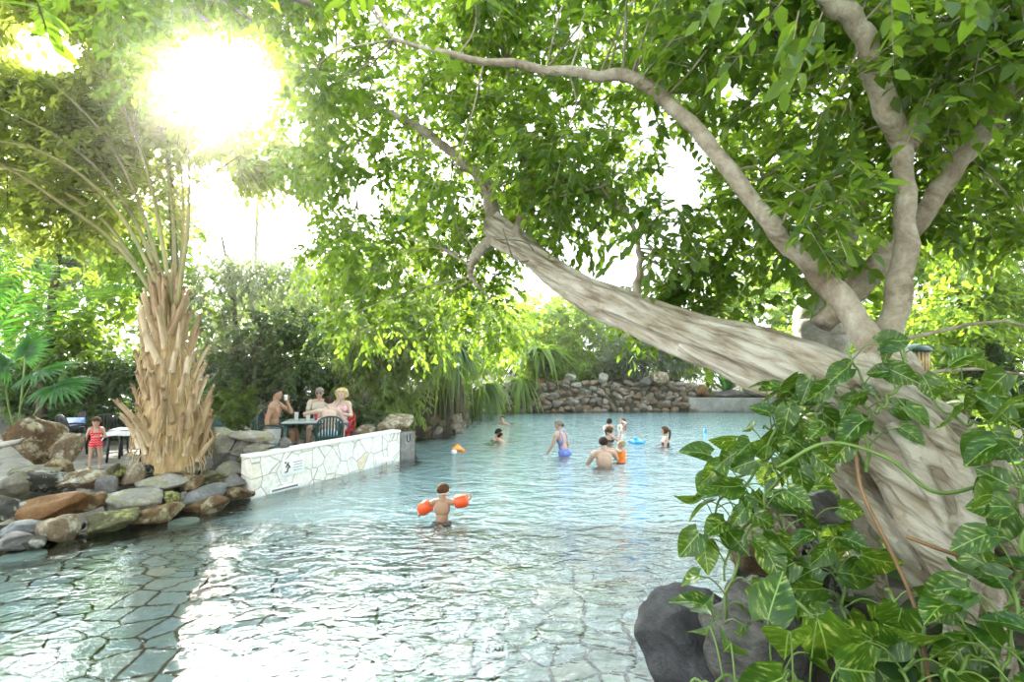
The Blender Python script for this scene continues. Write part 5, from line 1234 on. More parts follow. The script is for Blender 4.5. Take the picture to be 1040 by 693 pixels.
def V3(*a): return np.array(a, float)
class Body:
    """local frame: +y faces forward, +x is the person's right, z up; pelvis at origin until placed"""
    def __init__(s, Ht, head=7.5, female=False, lean=(0, 0, 1), twist=0.0, arms=None, legs=None, look=(0, 1, 0), headup=(0, 0, 1), curl=(.35, .35), build=1.0, vox=None):
        s.H, s.hh = Ht, Ht / head; hh = s.hh; s.female = female
        t = nrm(V3(*lean)); r0 = rotz(twist) @ V3(1, 0, 0); r = nrm(r0 - t * (r0 @ t)); f = np.cross(t, r); s.t, s.r, s.f = t, r, f
        child = head < 6.8
        sh = (.114 if not female else .094) * Ht * (1.0 if not child else .92); s.hipw = .052 * Ht
        tl = Ht * (.285 if not child else .27)                     # pelvis centre to shoulder line
        b = build
        mb = MB(); s.bones = []
        pel = V3(0, 0, 0); nk = pel + t * tl; s.pel, s.nk = pel, nk
        ell(mb, pel + t * .012 * Ht, np.array([r * .090 * Ht * (1.08 if female else .95) * b, f * .066 * Ht * b, t * .075 * Ht]))
        ell(mb, pel + t * .085 * Ht, np.array([r * .076 * Ht * (.92 if female else 1) * b, f * .058 * Ht * b, t * .085 * Ht]))
        ell(mb, pel + t * .190 * Ht, np.array([r * .088 * Ht * (.92 if female else 1.06) * b, f * .064 * Ht * b, t * .100 * Ht]))
        ell(mb, pel + t * (tl - .035 * Ht), np.array([r * (.086 if female else .100) * Ht * b, f * .052 * Ht * b, t * .055 * Ht]))
        for sg in (-1, 1):
            ell(mb, pel + r * sg * .045 * Ht - f * .038 * Ht - t * .025 * Ht, np.array([r, f, t]) * .048 * Ht)      # seat
            ell(mb, nk - t * .075 * Ht + r * sg * .042 * Ht + f * .040 * Ht, np.array([r * .042, f * (.036 if female and not child else .022), t * .036]) * Ht)
            ell(mb, nk - t * .075 * Ht + r * sg * .048 * Ht - f * .038 * Ht, np.array([r * .040, f * .018, t * .060]) * Ht)  # shoulder blades
            capsule(mb, nk + r * sg * .02 * Ht + t * .012 * Ht, nk + r * sg * sh * .93, .030 * Ht * b, .033 * Ht * b)
        s.bones.append(('torso', pel - t * .03 * Ht, nk, .085 * Ht))
        # head
        hu = nrm(V3(*headup)); lk = V3(*look); hf = nrm(lk - hu * (lk @ hu)); lk_ = nrm(lk); hf = nrm(hf * 1.0); hr = np.cross(hf, hu)
        # pitch of the gaze tips the head itself
        pitch = math.asin(max(-1, min(1, lk_ @ hu))); hf2 = hf * math.cos(pitch) + hu * math.sin(pitch); hu2 = hu * math.cos(pitch) - hf * math.sin(pitch); hf, hu = hf2, hu2; hr = np.cross(hf, hu)
        s.hf, s.hu, s.hr = hf, hu, hr
        hb = nk + nrm(t + hu * .6 + hf * .12) * (.046 * Ht if not child else .032 * Ht)
        hc = hb + hu * .52 * hh + hf * .06 * hh; s.hc = hc
        capsule(mb, nk - t * .01 * Ht, hc - hu * .28 * hh - hf * .07 * hh, .25 * hh, .225 * hh)
        ax = np.array([hr, hf, hu])
        ell(mb, hc + hu * .10 * hh - hf * .02 * hh, ax * np.array([[.355], [.435], [.385]]) * hh)
        ell(mb, hc - hu * .17 * hh + hf * .08 * hh, ax * np.array([[.270], [.315], [.300]]) * hh)
        ell(mb, hc - hu * .40 * hh + hf * .24 * hh, ax * np.array([[.115], [.115], [.085]]) * hh)            # chin
        ell(mb, hc - hu * .09 * hh + hf * .415 * hh, ax * np.array([[.055], [.085], [.075]]) * hh)           # nose tip
        capsule(mb, hc + hu * .06 * hh + hf * .385 * hh, hc - hu * .07 * hh + hf * .42 * hh, .035 * hh, .05 * hh, 8)
        ell(mb, hc + hu * .085 * hh + hf * .35 * hh, ax * np.array([[.21], [.06], [.035]]) * hh)             # brow
        ell(mb, hc - hu * .235 * hh + hf * .375 * hh, ax * np.array([[.10], [.035], [.035]]) * hh)           # lips
        for sg in (-1, 1):
            ell(mb, hc + hr * sg * .365 * hh - hu * .03 * hh - hf * .03 * hh, ax * np.array([[.035], [.075], [.11]]) * hh)
            ell(mb, hc + hr * sg * .16 * hh - hu * .08 * hh + hf * .30 * hh, ax * np.array([[.10], [.08], [.09]]) * hh)
        s.bones.append(('head', hc - hu * .2 * hh, hc + hu * .15 * hh, .34 * hh)); s.bones.append(('neck', nk, hc - hu * .38 * hh, .22 * hh))
        # arms
        s.wr, s.hand, s.el, s.sh = {}, {}, {}, {}
        arms = arms or {}
        for sg, k in ((1, 'R'), (-1, 'L')):
            ar_ = arms.get(k, ((.18 * sg, -.05, -1), (.10 * sg, .25, -1)))
            if ar_[0] == 'to':                       # hand reaches a spot given in head units; elbow hint last
                S = nk + r * sg * sh - t * .006 * Ht; tg = s.hc + (s.hr * ar_[1][0] + s.hf * ar_[1][1] + s.hu * ar_[1][2]) * hh
                la, lb = .172 * Ht, .200 * Ht; dv_ = tg - S; dl = min(np.linalg.norm(dv_), la + lb - .001); dn_ = nrm(dv_); ca = (la * la + dl * dl - lb * lb) / (2 * la * dl); ca = max(-1, min(1, ca))
                hint = V3(*ar_[2]); hint = nrm(hint - dn_ * (hint @ dn_)); E = S + dn_ * la * ca + hint * la * math.sqrt(1 - ca * ca); ua, fa = nrm(E - S), nrm(tg - E)
            else: ua, fa = nrm(V3(*ar_[0])), nrm(V3(*ar_[1]))
            S = nk + r * sg * sh - t * .006 * Ht; E = S + ua * .172 * Ht; Wr = E + fa * .148 * Ht
            capsule(mb, S, E, .031 * Ht * b, .0235 * Ht * b); capsule(mb, E, Wr, .0240 * Ht * b, .0165 * Ht)
            ell(mb, S + ua * .02 * Ht, np.array([r, f, t]) * .036 * Ht * b); ell(mb, S * .55 + E * .45 + f * .004 * Ht, np.array([r, f, t]) * .027 * Ht * b)
            ell(mb, E * .72 + Wr * .28, np.array([r, f, t]) * .0245 * Ht * b)
            s.el[k], s.wr[k], s.sh[k] = E, Wr, S
            s.bones.append(('uarm' + k, S, E, .028 * Ht)); s.bones.append(('farm' + k, E, Wr + fa * .1 * Ht, .02 * Ht))
            # hand: palm, five fingers, thumb from the side of the palm
            c = curl[0 if k == 'R' else 1]; pn = np.cross(fa, np.cross(f * .6 - r * sg * .8, fa)); pn = nrm(pn) if np.linalg.norm(pn) > .05 else nrm(np.cross(fa, t)); sd = np.cross(fa, pn)
            sd = sd * (1 if sd @ f > 0 or abs(sd @ f) < 1e-3 else -1)         # thumb side towards the front
            pc = Wr + fa * .034 * Ht
            ell(mb, pc, np.array([sd * .0235, fa * .036, pn * .0115]) * Ht)
            fl = (.040, .046, .043, .033)
            for q in range(4):
                bs = Wr + fa * (.060 - .003 * abs(q - 1)) * Ht + sd * (.0175 - .0117 * q) * Ht; rr = .0056 * Ht
                a1 = c * .7 + .05 * q; a2 = a1 + c * .9 + .1; d1 = fa * math.cos(a1) + pn * math.sin(a1) + sd * (.10 - .07 * q); d2 = fa * math.cos(a2) + pn * math.sin(a2) + sd * (.06 - .05 * q)
                k1 = bs + nrm(d1) * fl[q] * .55 * Ht; capsule(mb, bs - fa * .012 * Ht, k1, rr, rr * .95, 8); capsule(mb, k1, k1 + nrm(d2) * fl[q] * .5 * Ht, rr * .95, rr * .8, 8)
            tb = Wr + fa * .018 * Ht + sd * .017 * Ht; td = nrm(sd * .75 + fa * .7 + pn * .3 * c); k1 = tb + td * .024 * Ht
            capsule(mb, tb, k1, .0075 * Ht, .0066 * Ht, 8); capsule(mb, k1, k1 + nrm(td * .6 + fa * .6 + pn * c * .5) * .021 * Ht, .0064 * Ht, .0054 * Ht, 8)
            s.hand[k] = pc + fa * .03 * Ht + pn * .02 * Ht
        # legs
        legs = legs or {}; lows = []
        for sg, k in ((1, 'R'), (-1, 'L')):
            th, sn = legs.get(k, ((.04 * sg, 0, -1), (.0, -.03, -1)))[:2]
            th, sn = nrm(V3(*th)), nrm(V3(*sn)); hp = pel + r * sg * s.hipw - t * .02 * Ht; K = hp + th * .235 * Ht; An = K + sn * .225 * Ht
            capsule(mb, hp, K, .052 * Ht * b, .034 * Ht * b); capsule(mb, K, An, .034 * Ht * b, .021 * Ht)
            bk = nrm(-f - sn * (-f @ sn)); ell(mb, K * .70 + An * .30 + bk * .010 * Ht, np.array([nrm(np.cross(bk, sn)) * .031, bk * .031, sn * .062]) * Ht)
            ft = nrm(f - V3(0, 0, 1) * f[2] + r * sg * .2) if sn[2] < -.6 else nrm(sn + f * .4)
            dn = V3(0, 0, -1) if sn[2] < -.6 else nrm(np.cross(r, ft))
            hl = An + dn * .020 * Ht - ft * .022 * Ht; ball = An + dn * .026 * Ht + ft * .075 * Ht
            capsule(mb, hl, ball, .020 * Ht, .016 * Ht); ell(mb, (An + ball) / 2 + dn * .004 * Ht, np.array([np.cross(ft, dn) * .020, ft * .055, dn * .022]) * Ht)
            sx_ = np.cross(ft, dn)
            for q in range(5): capsule(mb, ball + sx_ * (q - 2) * .0085 * Ht, ball + sx_ * (q - 2) * .0095 * Ht + ft * (.026 - .003 * abs(q - (1 if sg > 0 else 3))) * Ht + dn * .006 * Ht, .0068 * Ht, .0055 * Ht, 6)
            s.bones.append(('thigh' + k, hp, K, .043 * Ht)); s.bones.append(('shin' + k, K, An, .028 * Ht)); lows.append((An[2] - .042 * Ht))
        s.low = min(lows)
        v, f_, nn = fuse(mb, vox or max(.0045, .0042 * Ht), 2)
        s.v, s.fc, s.n = v, f_, nn
        D = []; T_ = []
        for nme, a, b2, rr in s.bones:
            ab = b2 - a; tt = (v - a) @ ab / (ab @ ab); tc = np.clip(tt, 0, 1); D.append(np.linalg.norm(v - (a + tc[:, None] * ab), axis=1) - rr); T_.append(tt)
        D = np.array(D); s.bi = D.argmin(0); s.bt = np.array(T_)[s.bi, np.arange(len(v))]; s.names = [q[0] for q in s.bones]
        s.ts = (v - pel) @ t / Ht; s.tx = (v - pel) @ r / Ht; s.ty = (v - pel) @ f / Ht
        h = (v - hc) / hh; s.h = np.stack([h @ hr, h @ hf, h @ hu], 1)
    def isb(s, *nm):
        ids = [i for i, q in enumerate(s.names) if any(q.startswith(x) for x in nm)]; return np.isin(s.bi, ids)
    def place(s, name, label, group=None, loc=(0, 0, 0), yaw=0.0, mat=None, zfoot=None):
        e = empty(name, loc, yaw, label, 'person', group); s.e = e; s.off = V3(0, 0, 0)
        mb = MB(); mb.add(s.v, s.fc); s.body = mb.build('body', mat, e)
        hh = s.hh
        for sg in (-1, 1):
            c = s.hc + s.hr * sg * .145 * hh + s.hu * .0 * hh + s.hf * .345 * hh
            m2 = MB(); ell(m2, c, np.array([s.hr * .058, s.hf * .05, s.hu * .034]) * hh, 2); m2.build('eye', M_EYE, e)
        m2 = MB(); ell(m2, s.hc - s.hu * .235 * hh + s.hf * .395 * hh, np.array([s.hr * .095, s.hf * .026, s.hu * .026]) * hh, 2); m2.build('mouth', M_LIP, e)
        return e
    def shell(s, name, mask, mat, off=.006, rough=0.0, grow=None):
        fm = mask[s.fc].all(1)
        if not fm.any(): return None
        f = s.fc[fm]; ids = np.unique(f); mp = np.full(len(s.v), -1); mp[ids] = np.arange(len(ids))
        n_ = Noise(len(ids), 20, 20, 60); o_ = off if np.ndim(off) == 0 else off[ids]
        vv = s.v[ids] + s.n[ids] * (o_ * (1 + (rough * n_(s.v[ids]) if rough else 0)))[:, None] if np.ndim(o_) else s.v[ids] + s.n[ids] * (o_ * (1 + (rough * n_(s.v[ids]) if rough else np.zeros(len(ids)))))[:, None]
        k = len(ids); inner = s.v[ids] - s.n[ids] * .002; f2 = mp[f]
        e_ = np.sort(np.concatenate([f2[:, [0, 1]], f2[:, [1, 2]], f2[:, [2, 3]], f2[:, [3, 0]]]), axis=1) if f2.shape[1] == 4 else None
        mb = MB(); mb.add(np.vstack([vv, inner]), f2)
        if e_ is not None:
            allE = np.concatenate([f2[:, [0, 1]], f2[:, [1, 2]], f2[:, [2, 3]], f2[:, [3, 0]]]); key = e_[:, 0] * (k + 1) + e_[:, 1]
            u, inv, cnt = np.unique(key, return_inverse=True, return_counts=True); be = allE[cnt[inv] == 1]
            mb.f.append((np.stack([be[:, 1], be[:, 0], be[:, 0] + k, be[:, 1] + k], 1), 0))
        return mb.build(name, mat, s.e)
    # garments
    def trunks(s, mat, leg=.55, top=.05, off=.012): return s.shell('swim_trunks', (s.isb('torso') & (s.ts < top)) | (s.isb('thigh') & (s.bt < leg)), mat, off, .15)
    def onepiece(s, mat, low_back=.10, top=.215, leg=.10, name='swimsuit'):
        b = s.isb('torso') & (s.ts < np.where(s.ty < -.01, low_back + .9 * np.maximum(0, np.abs(s.tx) - .045), top)); st = s.isb('torso') & (s.ts > .1) & (np.abs(np.abs(s.tx) - .055) < .011)
        return s.shell(name, b | st | (s.isb('thigh') & (s.bt < leg)), mat, .005)
    def hair(s, mat, style='short', off=.05, rough=.35):
        x, y, z = s.h.T; hd = s.isb('head', 'neck') & (np.abs(z) < 1.2)
        line = {'short': .06 + .70 * y, 'bob': np.where(y > .12, .02 + .75 * (y - .05), -.40), 'long': np.where(y > .12, .05 + .7 * (y - .05), -.45), 'bald': .25 + .5 * y, 'curly': np.where(y > .15, .06 + .75 * (y - .05), -.42)}[style]
        return s.shell('hair', hd & (z > line + .02 * np.sin(25 * x)) , mat, off * s.hh, rough)
    def ponytail(s, mat, L=.9, start=(0, -.45, .12), name='ponytail'):
        a = s.hc + (s.hr * start[0] + s.hf * start[1] + s.hu * start[2]) * s.hh
        p = spline([a, a - s.hf * .16 * s.hh, a - s.hf * .2 * s.hh - V3(0, 0, .35 * L) * s.hh, a - s.hf * .10 * s.hh - V3(0, 0, .8 * L) * s.hh, a - V3(0, 0, 1.05 * L) * s.hh], 16)
        mb = MB(); tube(mb, p, np.interp(np.linspace(0, 1, 16), [0, .1, .4, .8, 1], [.06, .12, .14, .10, .02]) * s.hh, 12, flute=lambda t, q: 1 + .1 * np.sin(5 * q + 4 * t)); return mb.build(name, mat, s.e)

def crouch(Ht, drop):
    """thigh and shin directions for standing lowered by drop"""
    L_ = .46 * Ht; ca = max(.12, 1 - drop / L_); a = math.acos(min(1, ca)); return {k: ((.08 * sg, math.sin(a), -ca), (.0, -math.sin(a) * .98, -ca)) for sg, k in ((1, 'R'), (-1, 'L'))}
def yaw_to(p, q): return math.atan2(-(q[0] - p[0]), q[1] - p[1])
def wader(name, label, px, wpy, visible, Ht, facing, mat, **kw):
    """someone standing in the pool with `visible` metres above the water; facing in degrees: 0 away from the camera, 90 to photo left, 180 towards it"""
    p = on(px, wpy, 0); fz = float(floor_z(p[0], p[1])); stand = Ht * (1.0); need = visible - fz
    legs = kw.pop('legs', None) or crouch(Ht, max(0, Ht - need))
    B_ = Body(Ht, legs=legs, **kw)
    topz = (B_.hc + B_.hu * .5 * B_.hh)[2]
    loc = V3(p[0], p[1], visible - topz)
    if loc[2] + B_.low < fz: loc[2] = fz - B_.low
    hx = rotz(math.radians(facing)) @ B_.hc * 0
    B_.place(name, label, None, loc, math.radians(facing), mat); return B_
UP = (0, 0, 1)
# boy with orange armbands
b = wader('person', 'boy wading with back to camera wearing two orange armbands', 449, 529, .48, 1.13, -4, SKIN['tan'], head=5.7, arms={'R': ((.95, .10, .12), (.15, 1, -.05)), 'L': ((-.72, .12, -.50), (-.35, .65, -.55))}, look=(.12, 1, -.12))
b.hair(H_BROWN, 'short', .055); b.trunks(C_TRUNK_N, .6)
x, y, z = b.h.T; b.shell('goggle_strap', b.isb('head', 'neck') & (np.abs(z + .14 + .35 * y * 0 - .10 * x) < .035), M_WHITE, .075 * b.hh)
def armband(b, k, mat, R0=.088, ln=.17, name='armband'):
    S, E = b.sh[k], b.el[k]; d = nrm(E - S); c = S + (E - S) * .70; M = axes_from(d[None], V3(.1, .2, 1)[None])[0]
    r_in = .034 * b.H * .9; prof = [(r_in, -ln / 2), (R0 * .8, -ln / 2 * 1.02), (R0, -ln * .36), (R0 * 1.04, 0), (R0, ln * .36), (R0 * .8, ln / 2 * 1.02), (r_in, ln / 2), (r_in, -ln / 2)]
    mb = MB(); Rm = np.stack([M[:, 0], M[:, 2], M[:, 1]], 1); lathe(mb, prof, c, 22, 0, Rm, lambda zz, a: 1 + .05 * np.cos(2 * a)); return mb.build(name, mat, b.e)
armband(b, 'R', M_ORANGE); armband(b, 'L', M_ORANGE)
# woman in blue swimsuit
b = wader('person', 'woman in blue swimsuit with grey hair standing waist deep in the pool', 573, 462, .80, 1.68, 52, SKIN['fair'], head=7.3, female=True, lean=(0, .22, 1), arms={'R': ((.25, -.20, -1), (.10, .30, -1)), 'L': ((-.22, .30, -1), (-.1, .55, -.8))}, look=(-.1, 1, -.15))
b.onepiece(C_SUIT_B, .06); b.hair(H_GREY, 'short', .06)
mb = MB(); ell(mb, b.hc - b.hf * .50 * b.hh + b.hu * -.10 * b.hh, np.eye(3) * .15 * b.hh); mb.build('hair_bun', H_BROWN, b.e)
# man carrying the child in the orange vest
b = wader('person', 'dark haired shirtless man with back to camera holding child in orange vest', 614, 473, .57, 1.78, 8, SKIN['fair'], head=7.6, lean=(0, .10, 1), arms={'R': ((.55, .62, -.55), (-.05, .95, .25)), 'L': ((-.35, .45, -.8), (.4, .85, .1))}, look=(.25, 1, -.1), curl=(.6, .6), build=1.06)
b.hair(H_DARK, 'short', .07); b.trunks(C_TRUNK_D); man = b
mp = np.array(b.e.location)
kid = Body(.98, head=5.2, arms={'R': ((.3, .3, -.9), (0, .8, -.4)), 'L': ((-.5, .75, .35), (-.45, .85, .15))}, legs={'R': ((.35, .8, -.5), (.1, .2, -1)), 'L': ((-.35, .8, -.5), (-.1, .2, -1))}, look=(-.2, 1, .1))
kp = on(630, 471, 0); kl = V3(kp[0] + .04, kp[1] + .10, .47 - (kid.hc + kid.hu * .5 * kid.hh)[2])
kid.place('person', 'small fair haired child in orange buoyancy vest held by the man', None, kl, math.radians(62), SKIN['fair'])
kid.hair(H_SAND, 'short', .05)
kid.shell('buoyancy_vest', kid.isb('torso') & (kid.ts > .02) & (kid.ts < .275) & (np.abs(kid.tx) < .11), M_ORANGE2, .030, .08); kid.trunks(C_TRUNK_N, .4)
# girl with raised hand
b = wader('person', 'girl in dark bikini raising her hand behind the man', 619, 450, .44, 1.36, -58, SKIN['fair'], head=6.5, female=True, arms={'R': ((.25, .75, -.55), (.1, .25, 1)), 'L': ((-.3, .5, -.8), (0, .8, .5))}, look=(.1, 1, 0), curl=(.5, .4))
b.hair(H_BROWN, 'long', .06); b.ponytail(H_BROWN, .7); b.shell('bikini_top', b.isb('torso') & (b.ts > .155) & (b.ts < .205), C_BIK, .006); b.shell('bikini_bottom', (b.isb('torso') & (b.ts < .01)) | (b.isb('thigh') & (b.bt < .08)), C_BIK, .005)
# two children further back
b = wader('person', 'dark haired child with back turned in deep water beside the boy shading his eyes', 619, 434, .29, 1.38, 10, SKIN['fair'], head=6.4, arms={'R': ((.5, .6, -.6), (.2, .9, .1)), 'L': ((-.5, .6, -.6), (-.2, .9, .1))})
b.hair(H_BLACK, 'bob', .07)
b = wader('person', 'boy in deep water lifting one arm to his forehead', 633, 434, .30, 1.40, 120, SKIN['fair'], head=6.4, arms={'R': ((.4, .6, -.6), (.2, .8, 0)), 'L': ('to', (-.12, .50, .22), (-1, .3, .1))}, look=(0, 1, 0))
b.hair(H_BROWN, 'short', .06)
# girl at right with brown pony tail
b = wader('person', 'girl with long brown ponytail standing chest deep at beside pool', 676, 452, .48, 1.50, 82, SKIN['fair'], head=6.9, female=True, arms={'R': ((.2, .2, -1), (0, .5, -.9)), 'L': ((-.2, .2, -1), (0, .6, -.8))}, look=(.15, 1, 0))
b.hair(H_BROWN, 'long', .06); b.ponytail(H_BROWN, 1.25, (0, -.40, .02)); b.shell('bikini_top', b.isb('torso') & (b.ts > .15) & (b.ts < .205), C_BIK, .006); b.shell('bikini_bottom', (b.isb('torso') & (b.ts < .01)) | (b.isb('thigh') & (b.bt < .08)), C_BIK, .005)
# adult and child close together
b = wader('person', 'dark haired adult shoulder deep leaning over a child near the float', 499, 448, .32, 1.66, -62, SKIN['fair'], head=7.3, lean=(0, .35, 1), arms={'R': ((.4, .8, -.3), (0, .95, .05)), 'L': ((-.4, .8, -.35), (.1, .95, .0))}, look=(.2, 1, -.25), curl=(.4, .4))
b.hair(H_DARK, 'short', .07); b.shell('rash_guard', b.isb('torso', 'uarm') & (b.ts < .262), C_GREEN, .006)
b = wader('person', 'little dark haired child in the water close beside the leaning adult', 508, 448, .22, 1.05, -75, SKIN['fair'], head=5.6, arms={'R': ((.5, .7, -.4), (.1, .9, -.1)), 'L': ((-.5, .7, -.4), (-.1, .9, -.1))})
b.hair(H_DARK, 'short', .06)
# swimmer on the chest, far
b = Body(1.66, head=7.3, lean=(0, .90, .45), arms={'R': ((.55, .5, -.45), (-.1, .9, -.2)), 'L': ((-.55, .5, -.45), (.1, .9, -.2))}, legs={'R': ((.12, -.95, -.3), (.05, -1, -.1)), 'L': ((-.12, -.9, -.42), (-.05, -1, -.2))}, look=(-.25, .8, .12), headup=(0, -.1, 1))
p = on(517, 430, 0); b.place('person', 'far swimmer breast stroking towards the camera with shoulders above water', None, (p[0], p[1], .29 - (b.hc + b.hu * .5 * b.hh)[2]), math.radians(150), SKIN['fair'])
b.hair(H_DARK, 'short', .06); b.trunks(C_TRUNK_D)

# standing girl
b = Body(.90, head=5.0, arms={'R': ((.30, .02, -1), (.22, .12, -1)), 'L': ((-.32, .15, -.95), (.72, .66, .18))}, legs={'R': ((.10, 0, -1), (.02, -.02, -1)), 'L': ((-.10, 0, -1), (-.02, -.02, -1))}, look=(.05, 1, -.06), curl=(.4, .5))
p = on(96, 476, .205); b.place('person', 'toddler girl in red zigzag swimsuit standing on the paved terrace', None, (p[0], p[1], .205 - b.low), yaw_to(p, (-1.5, 0)), SKIN['fair'])
b.shell('swimsuit', (b.isb('torso') & (b.ts < .20)) | (b.isb('torso') & (np.abs(np.abs(b.tx) - .055) < .012)) | (b.isb('thigh') & (b.bt < .28)), C_ZIG, .008, .1); b.hair(H_BROWN, 'bob', .07)
x, y, z = b.h.T; b.shell('fringe', b.isb('head') & (y > .0) & (z > .10 - .02 * np.sin(20 * x)), H_BROWN, .06 * b.hh, .3)

# ------------------------------------------------------------------ terrace furniture
def chair_parts(e, mat, arms=True, hgt=.86):
    mb = MB()                                                     # seat
    boxm(mb, (0, .0, .43), (.46, .44, .03), .012); boxm(mb, (0, .215, .415), (.44, .03, .05), .01); mb.build('seat', mat, e)
    bk = MB()                                                     # slatted back with rounded top rail (back is at -y)
    top = [(-.24, -.20, .44), (-.245, -.25, .62), (-.225, -.29, .76), (-.14, -.31, .845), (0, -.315, .87), (.14, -.31, .845), (.225, -.29, .76), (.245, -.25, .62), (.24, -.20, .44)]
    tube(bk, spline(top, 40), .019, 8); tube(bk, spline([(-.23, -.215, .47), (0, -.235, .47), (.23, -.215, .47)], 10), .022, 8)
    for k in range(-3, 4):
        xk = k * .056; zt = .855 - .9 * abs(xk) ** 2 * 2.2
        pts = spline([(xk * .95, -.22, .47), (xk, -.268, .65), (xk, -.308, zt)], 10); tube(bk, pts, .017, 6, 0, True, .45)
    bk.build('backrest', mat, e)
    for sx_ in (-1, 1):
        for sy in (-1, 1):
            lg = MB(); tube(lg, [(sx_ * .205, sy * .19, .43), (sx_ * .235, sy * .225, .2), (sx_ * .25, sy * .25, 0)], [.030, .025, .021], 8); lg.build('leg', mat, e)
        ar = MB(); tube(ar, spline([(sx_ * .243, -.25, .64), (sx_ * .27, -.1, .66), (sx_ * .275, .12, .65), (sx_ * .265, .2, .61), (sx_ * .235, .215, .44)], 20), .020, 8, 0, True, 1.3); ar.build('armrest', mat, e)
def chair(loc, yaw, mat, label, group=None):
    e = empty('garden_chair', loc, yaw, label, 'chair', group); chair_parts(e, mat); return e
TZ = .205
def seat_pose(Ht): return {k: ((.10 * sg, 1, -.06), (.02 * sg, .06, -1)) for sg, k in ((1, 'R'), (-1, 'L'))}
def sitter(label, p, yaw, Ht, mat, dz=0.0, **kw):
    B_ = Body(Ht, legs=kw.pop('legs', None) or seat_pose(Ht), **kw)
    fw = rotz(yaw) @ V3(0, 1, 0)
    B_.place('person', label, None, (p[0] - fw[0] * .06, p[1] - fw[1] * .06, TZ + .445 + .062 * Ht + dz), yaw, mat); return B_
# table
tc_ = at(317, 427, 10.75); e = empty('garden_table', (tc_[0], tc_[1], TZ), math.radians(12), 'dark green plastic garden table where the four bathers sit', 'table')
mb = MB(); boxm(mb, (0, 0, .715), (1.04, .80, .03), .012); mb.build('tabletop', M_TABLETOP, e)
mb = MB(); 
for (x0, y0, sx_, sy) in ((0, .36, .96, .03), (0, -.36, .96, .03), (.47, 0, .03, .72), (-.47, 0, .03, .72)): boxm(mb, (x0, y0, .69), (sx_, sy, .035), .008)
mb.build('apron', M_PGREEN, e)
for sx_ in (-1, 1):
    for sy in (-1, 1):
        lg = MB(); tube(lg, [(sx_ * .43, sy * .32, .70), (sx_ * .45, sy * .34, .35), (sx_ * .47, sy * .36, 0)], [.055, .045, .038], 10); lg.build('leg', M_PGREEN, e)
TT = TZ + .73
def cup(px, py, d, label, h=.12, r=.036, mat=None, name='cup', cat='cup', z=None):
    p = at(px, py, d); e = empty(name, (p[0], p[1], TT + .001 if z is None else z), 0, label, cat); mb = MB()
    lathe(mb, [(.001, 0), (r * .78, 0), (r, h), (r * 1.08, h + .003), (r * .92, h + .002), (r * .7, .012), (.001, .012)], seg=18); mb.build('cup_body' if cat == 'cup' else 'can_body', mat or M_CUP, e)
    return e
cup(301, 424, 10.6, 'tall white cup on table before the drinking man', .17, .042)
cup(313, 424, 10.6, 'white cup standing in middle of the green table', .15, .042)
c_ = cup(321, 424, 10.75, 'red drink can on table in front of the cap wearer', .13, .036, M_CAN, 'drink_can', 'can')
# seated people
pm = at(280, 430, 10.65); yw = math.radians(-82)
b = sitter('seated shirtless dark haired man drinking from a white cup at beside table', pm, yw, 1.80, SKIN['tan'], head=7.5, lean=(0, .08, 1), arms={'R': ((.12, -.28, -1), (.05, .15, -1)), 'L': ('to', (-.12, .68, -.30), (-.6, .1, -1))}, look=(-.05, 1, -.02), curl=(.3, .9))
b.hair(H_BLACK, 'short', .07); b.trunks(C_TRUNK_D, .75, .05, .016)
R_ = rotz(yw); hnd = R_ @ b.hand['L'] + np.array(b.e.location)
e = empty('cup', hnd - [0, 0, .06], 0, 'white cup held to the mouth of the drinking man', 'cup'); mb = MB(); lathe(mb, [(.001, 0), (.028, 0), (.036, .11), (.033, .11), (.026, .01), (.001, .01)], seg=16); mb.build('cup_body', M_CUP, e)
chair((pm[0], pm[1], TZ), yw, M_PGREEN, 'green garden chair under the drinking man')
pc = at(324, 425, 11.7); yw = yaw_to(pc, (-2.6, 0))
b = sitter('seated person in cap and sunglasses facing camera behind the table', pc, yw, 1.74, SKIN['fair'], head=7.4, arms={'R': ((.22, .25, -1), (-.35, .8, -.25)), 'L': ((-.25, .3, -1), (.45, .7, .05))}, look=(-.05, 1, -.05), lean=(0, .06, 1))
b.hair(H_SAND, 'short', .04); b.trunks(C_TRUNK_N, .7, .04); b.shell('shirt', (b.isb('torso') & (b.ts < .285)) | (b.isb('uarm') & (b.bt < .6)), C_BEIGE, .010, .1); x, y, z = b.h.T
cap_ = b.shell('cap', b.isb('head') & (z > .17 + .10 * y), C_CAP, .085 * b.hh)
mb = MB(); v_, f_ = ico(3); vb = v_ * [.30, .36, .035] * b.hh; vb[:, 2] -= .5 * vb[:, 0] ** 2 / b.hh; Mx = np.stack([b.hr, b.hf, b.hu], 1)
mb.add(vb @ Mx.T + b.hc + b.hf * .40 * b.hh + b.hu * .20 * b.hh, f_); mb.build('cap_brim', C_CAP, b.e)
mb = MB()
for sg in (-1, 1): ell(mb, b.hc + b.hr * sg * .145 * b.hh + b.hf * .385 * b.hh, np.array([b.hr * .115, b.hf * .03, b.hu * .08]) * b.hh, 2)
tube(mb, [b.hc + b.hr * .36 * b.hh + b.hu * .03 * b.hh, b.hc + b.hr * .2 * b.hh + b.hf * .38 * b.hh + b.hu * .03 * b.hh, b.hc - b.hr * .2 * b.hh + b.hf * .38 * b.hh + b.hu * .03 * b.hh, b.hc - b.hr * .36 * b.hh + b.hu * .03 * b.hh], .015 * b.hh, 5); mb.build('sunglasses', M_BLACK, b.e)
chair((pc[0], pc[1], TZ), yw, M_PGREEN, 'green garden chair hidden behind table under the cap wearer')
pw_ = at(346, 427, 11.5); yw = yaw_to(pw_, (-3.2, 0))
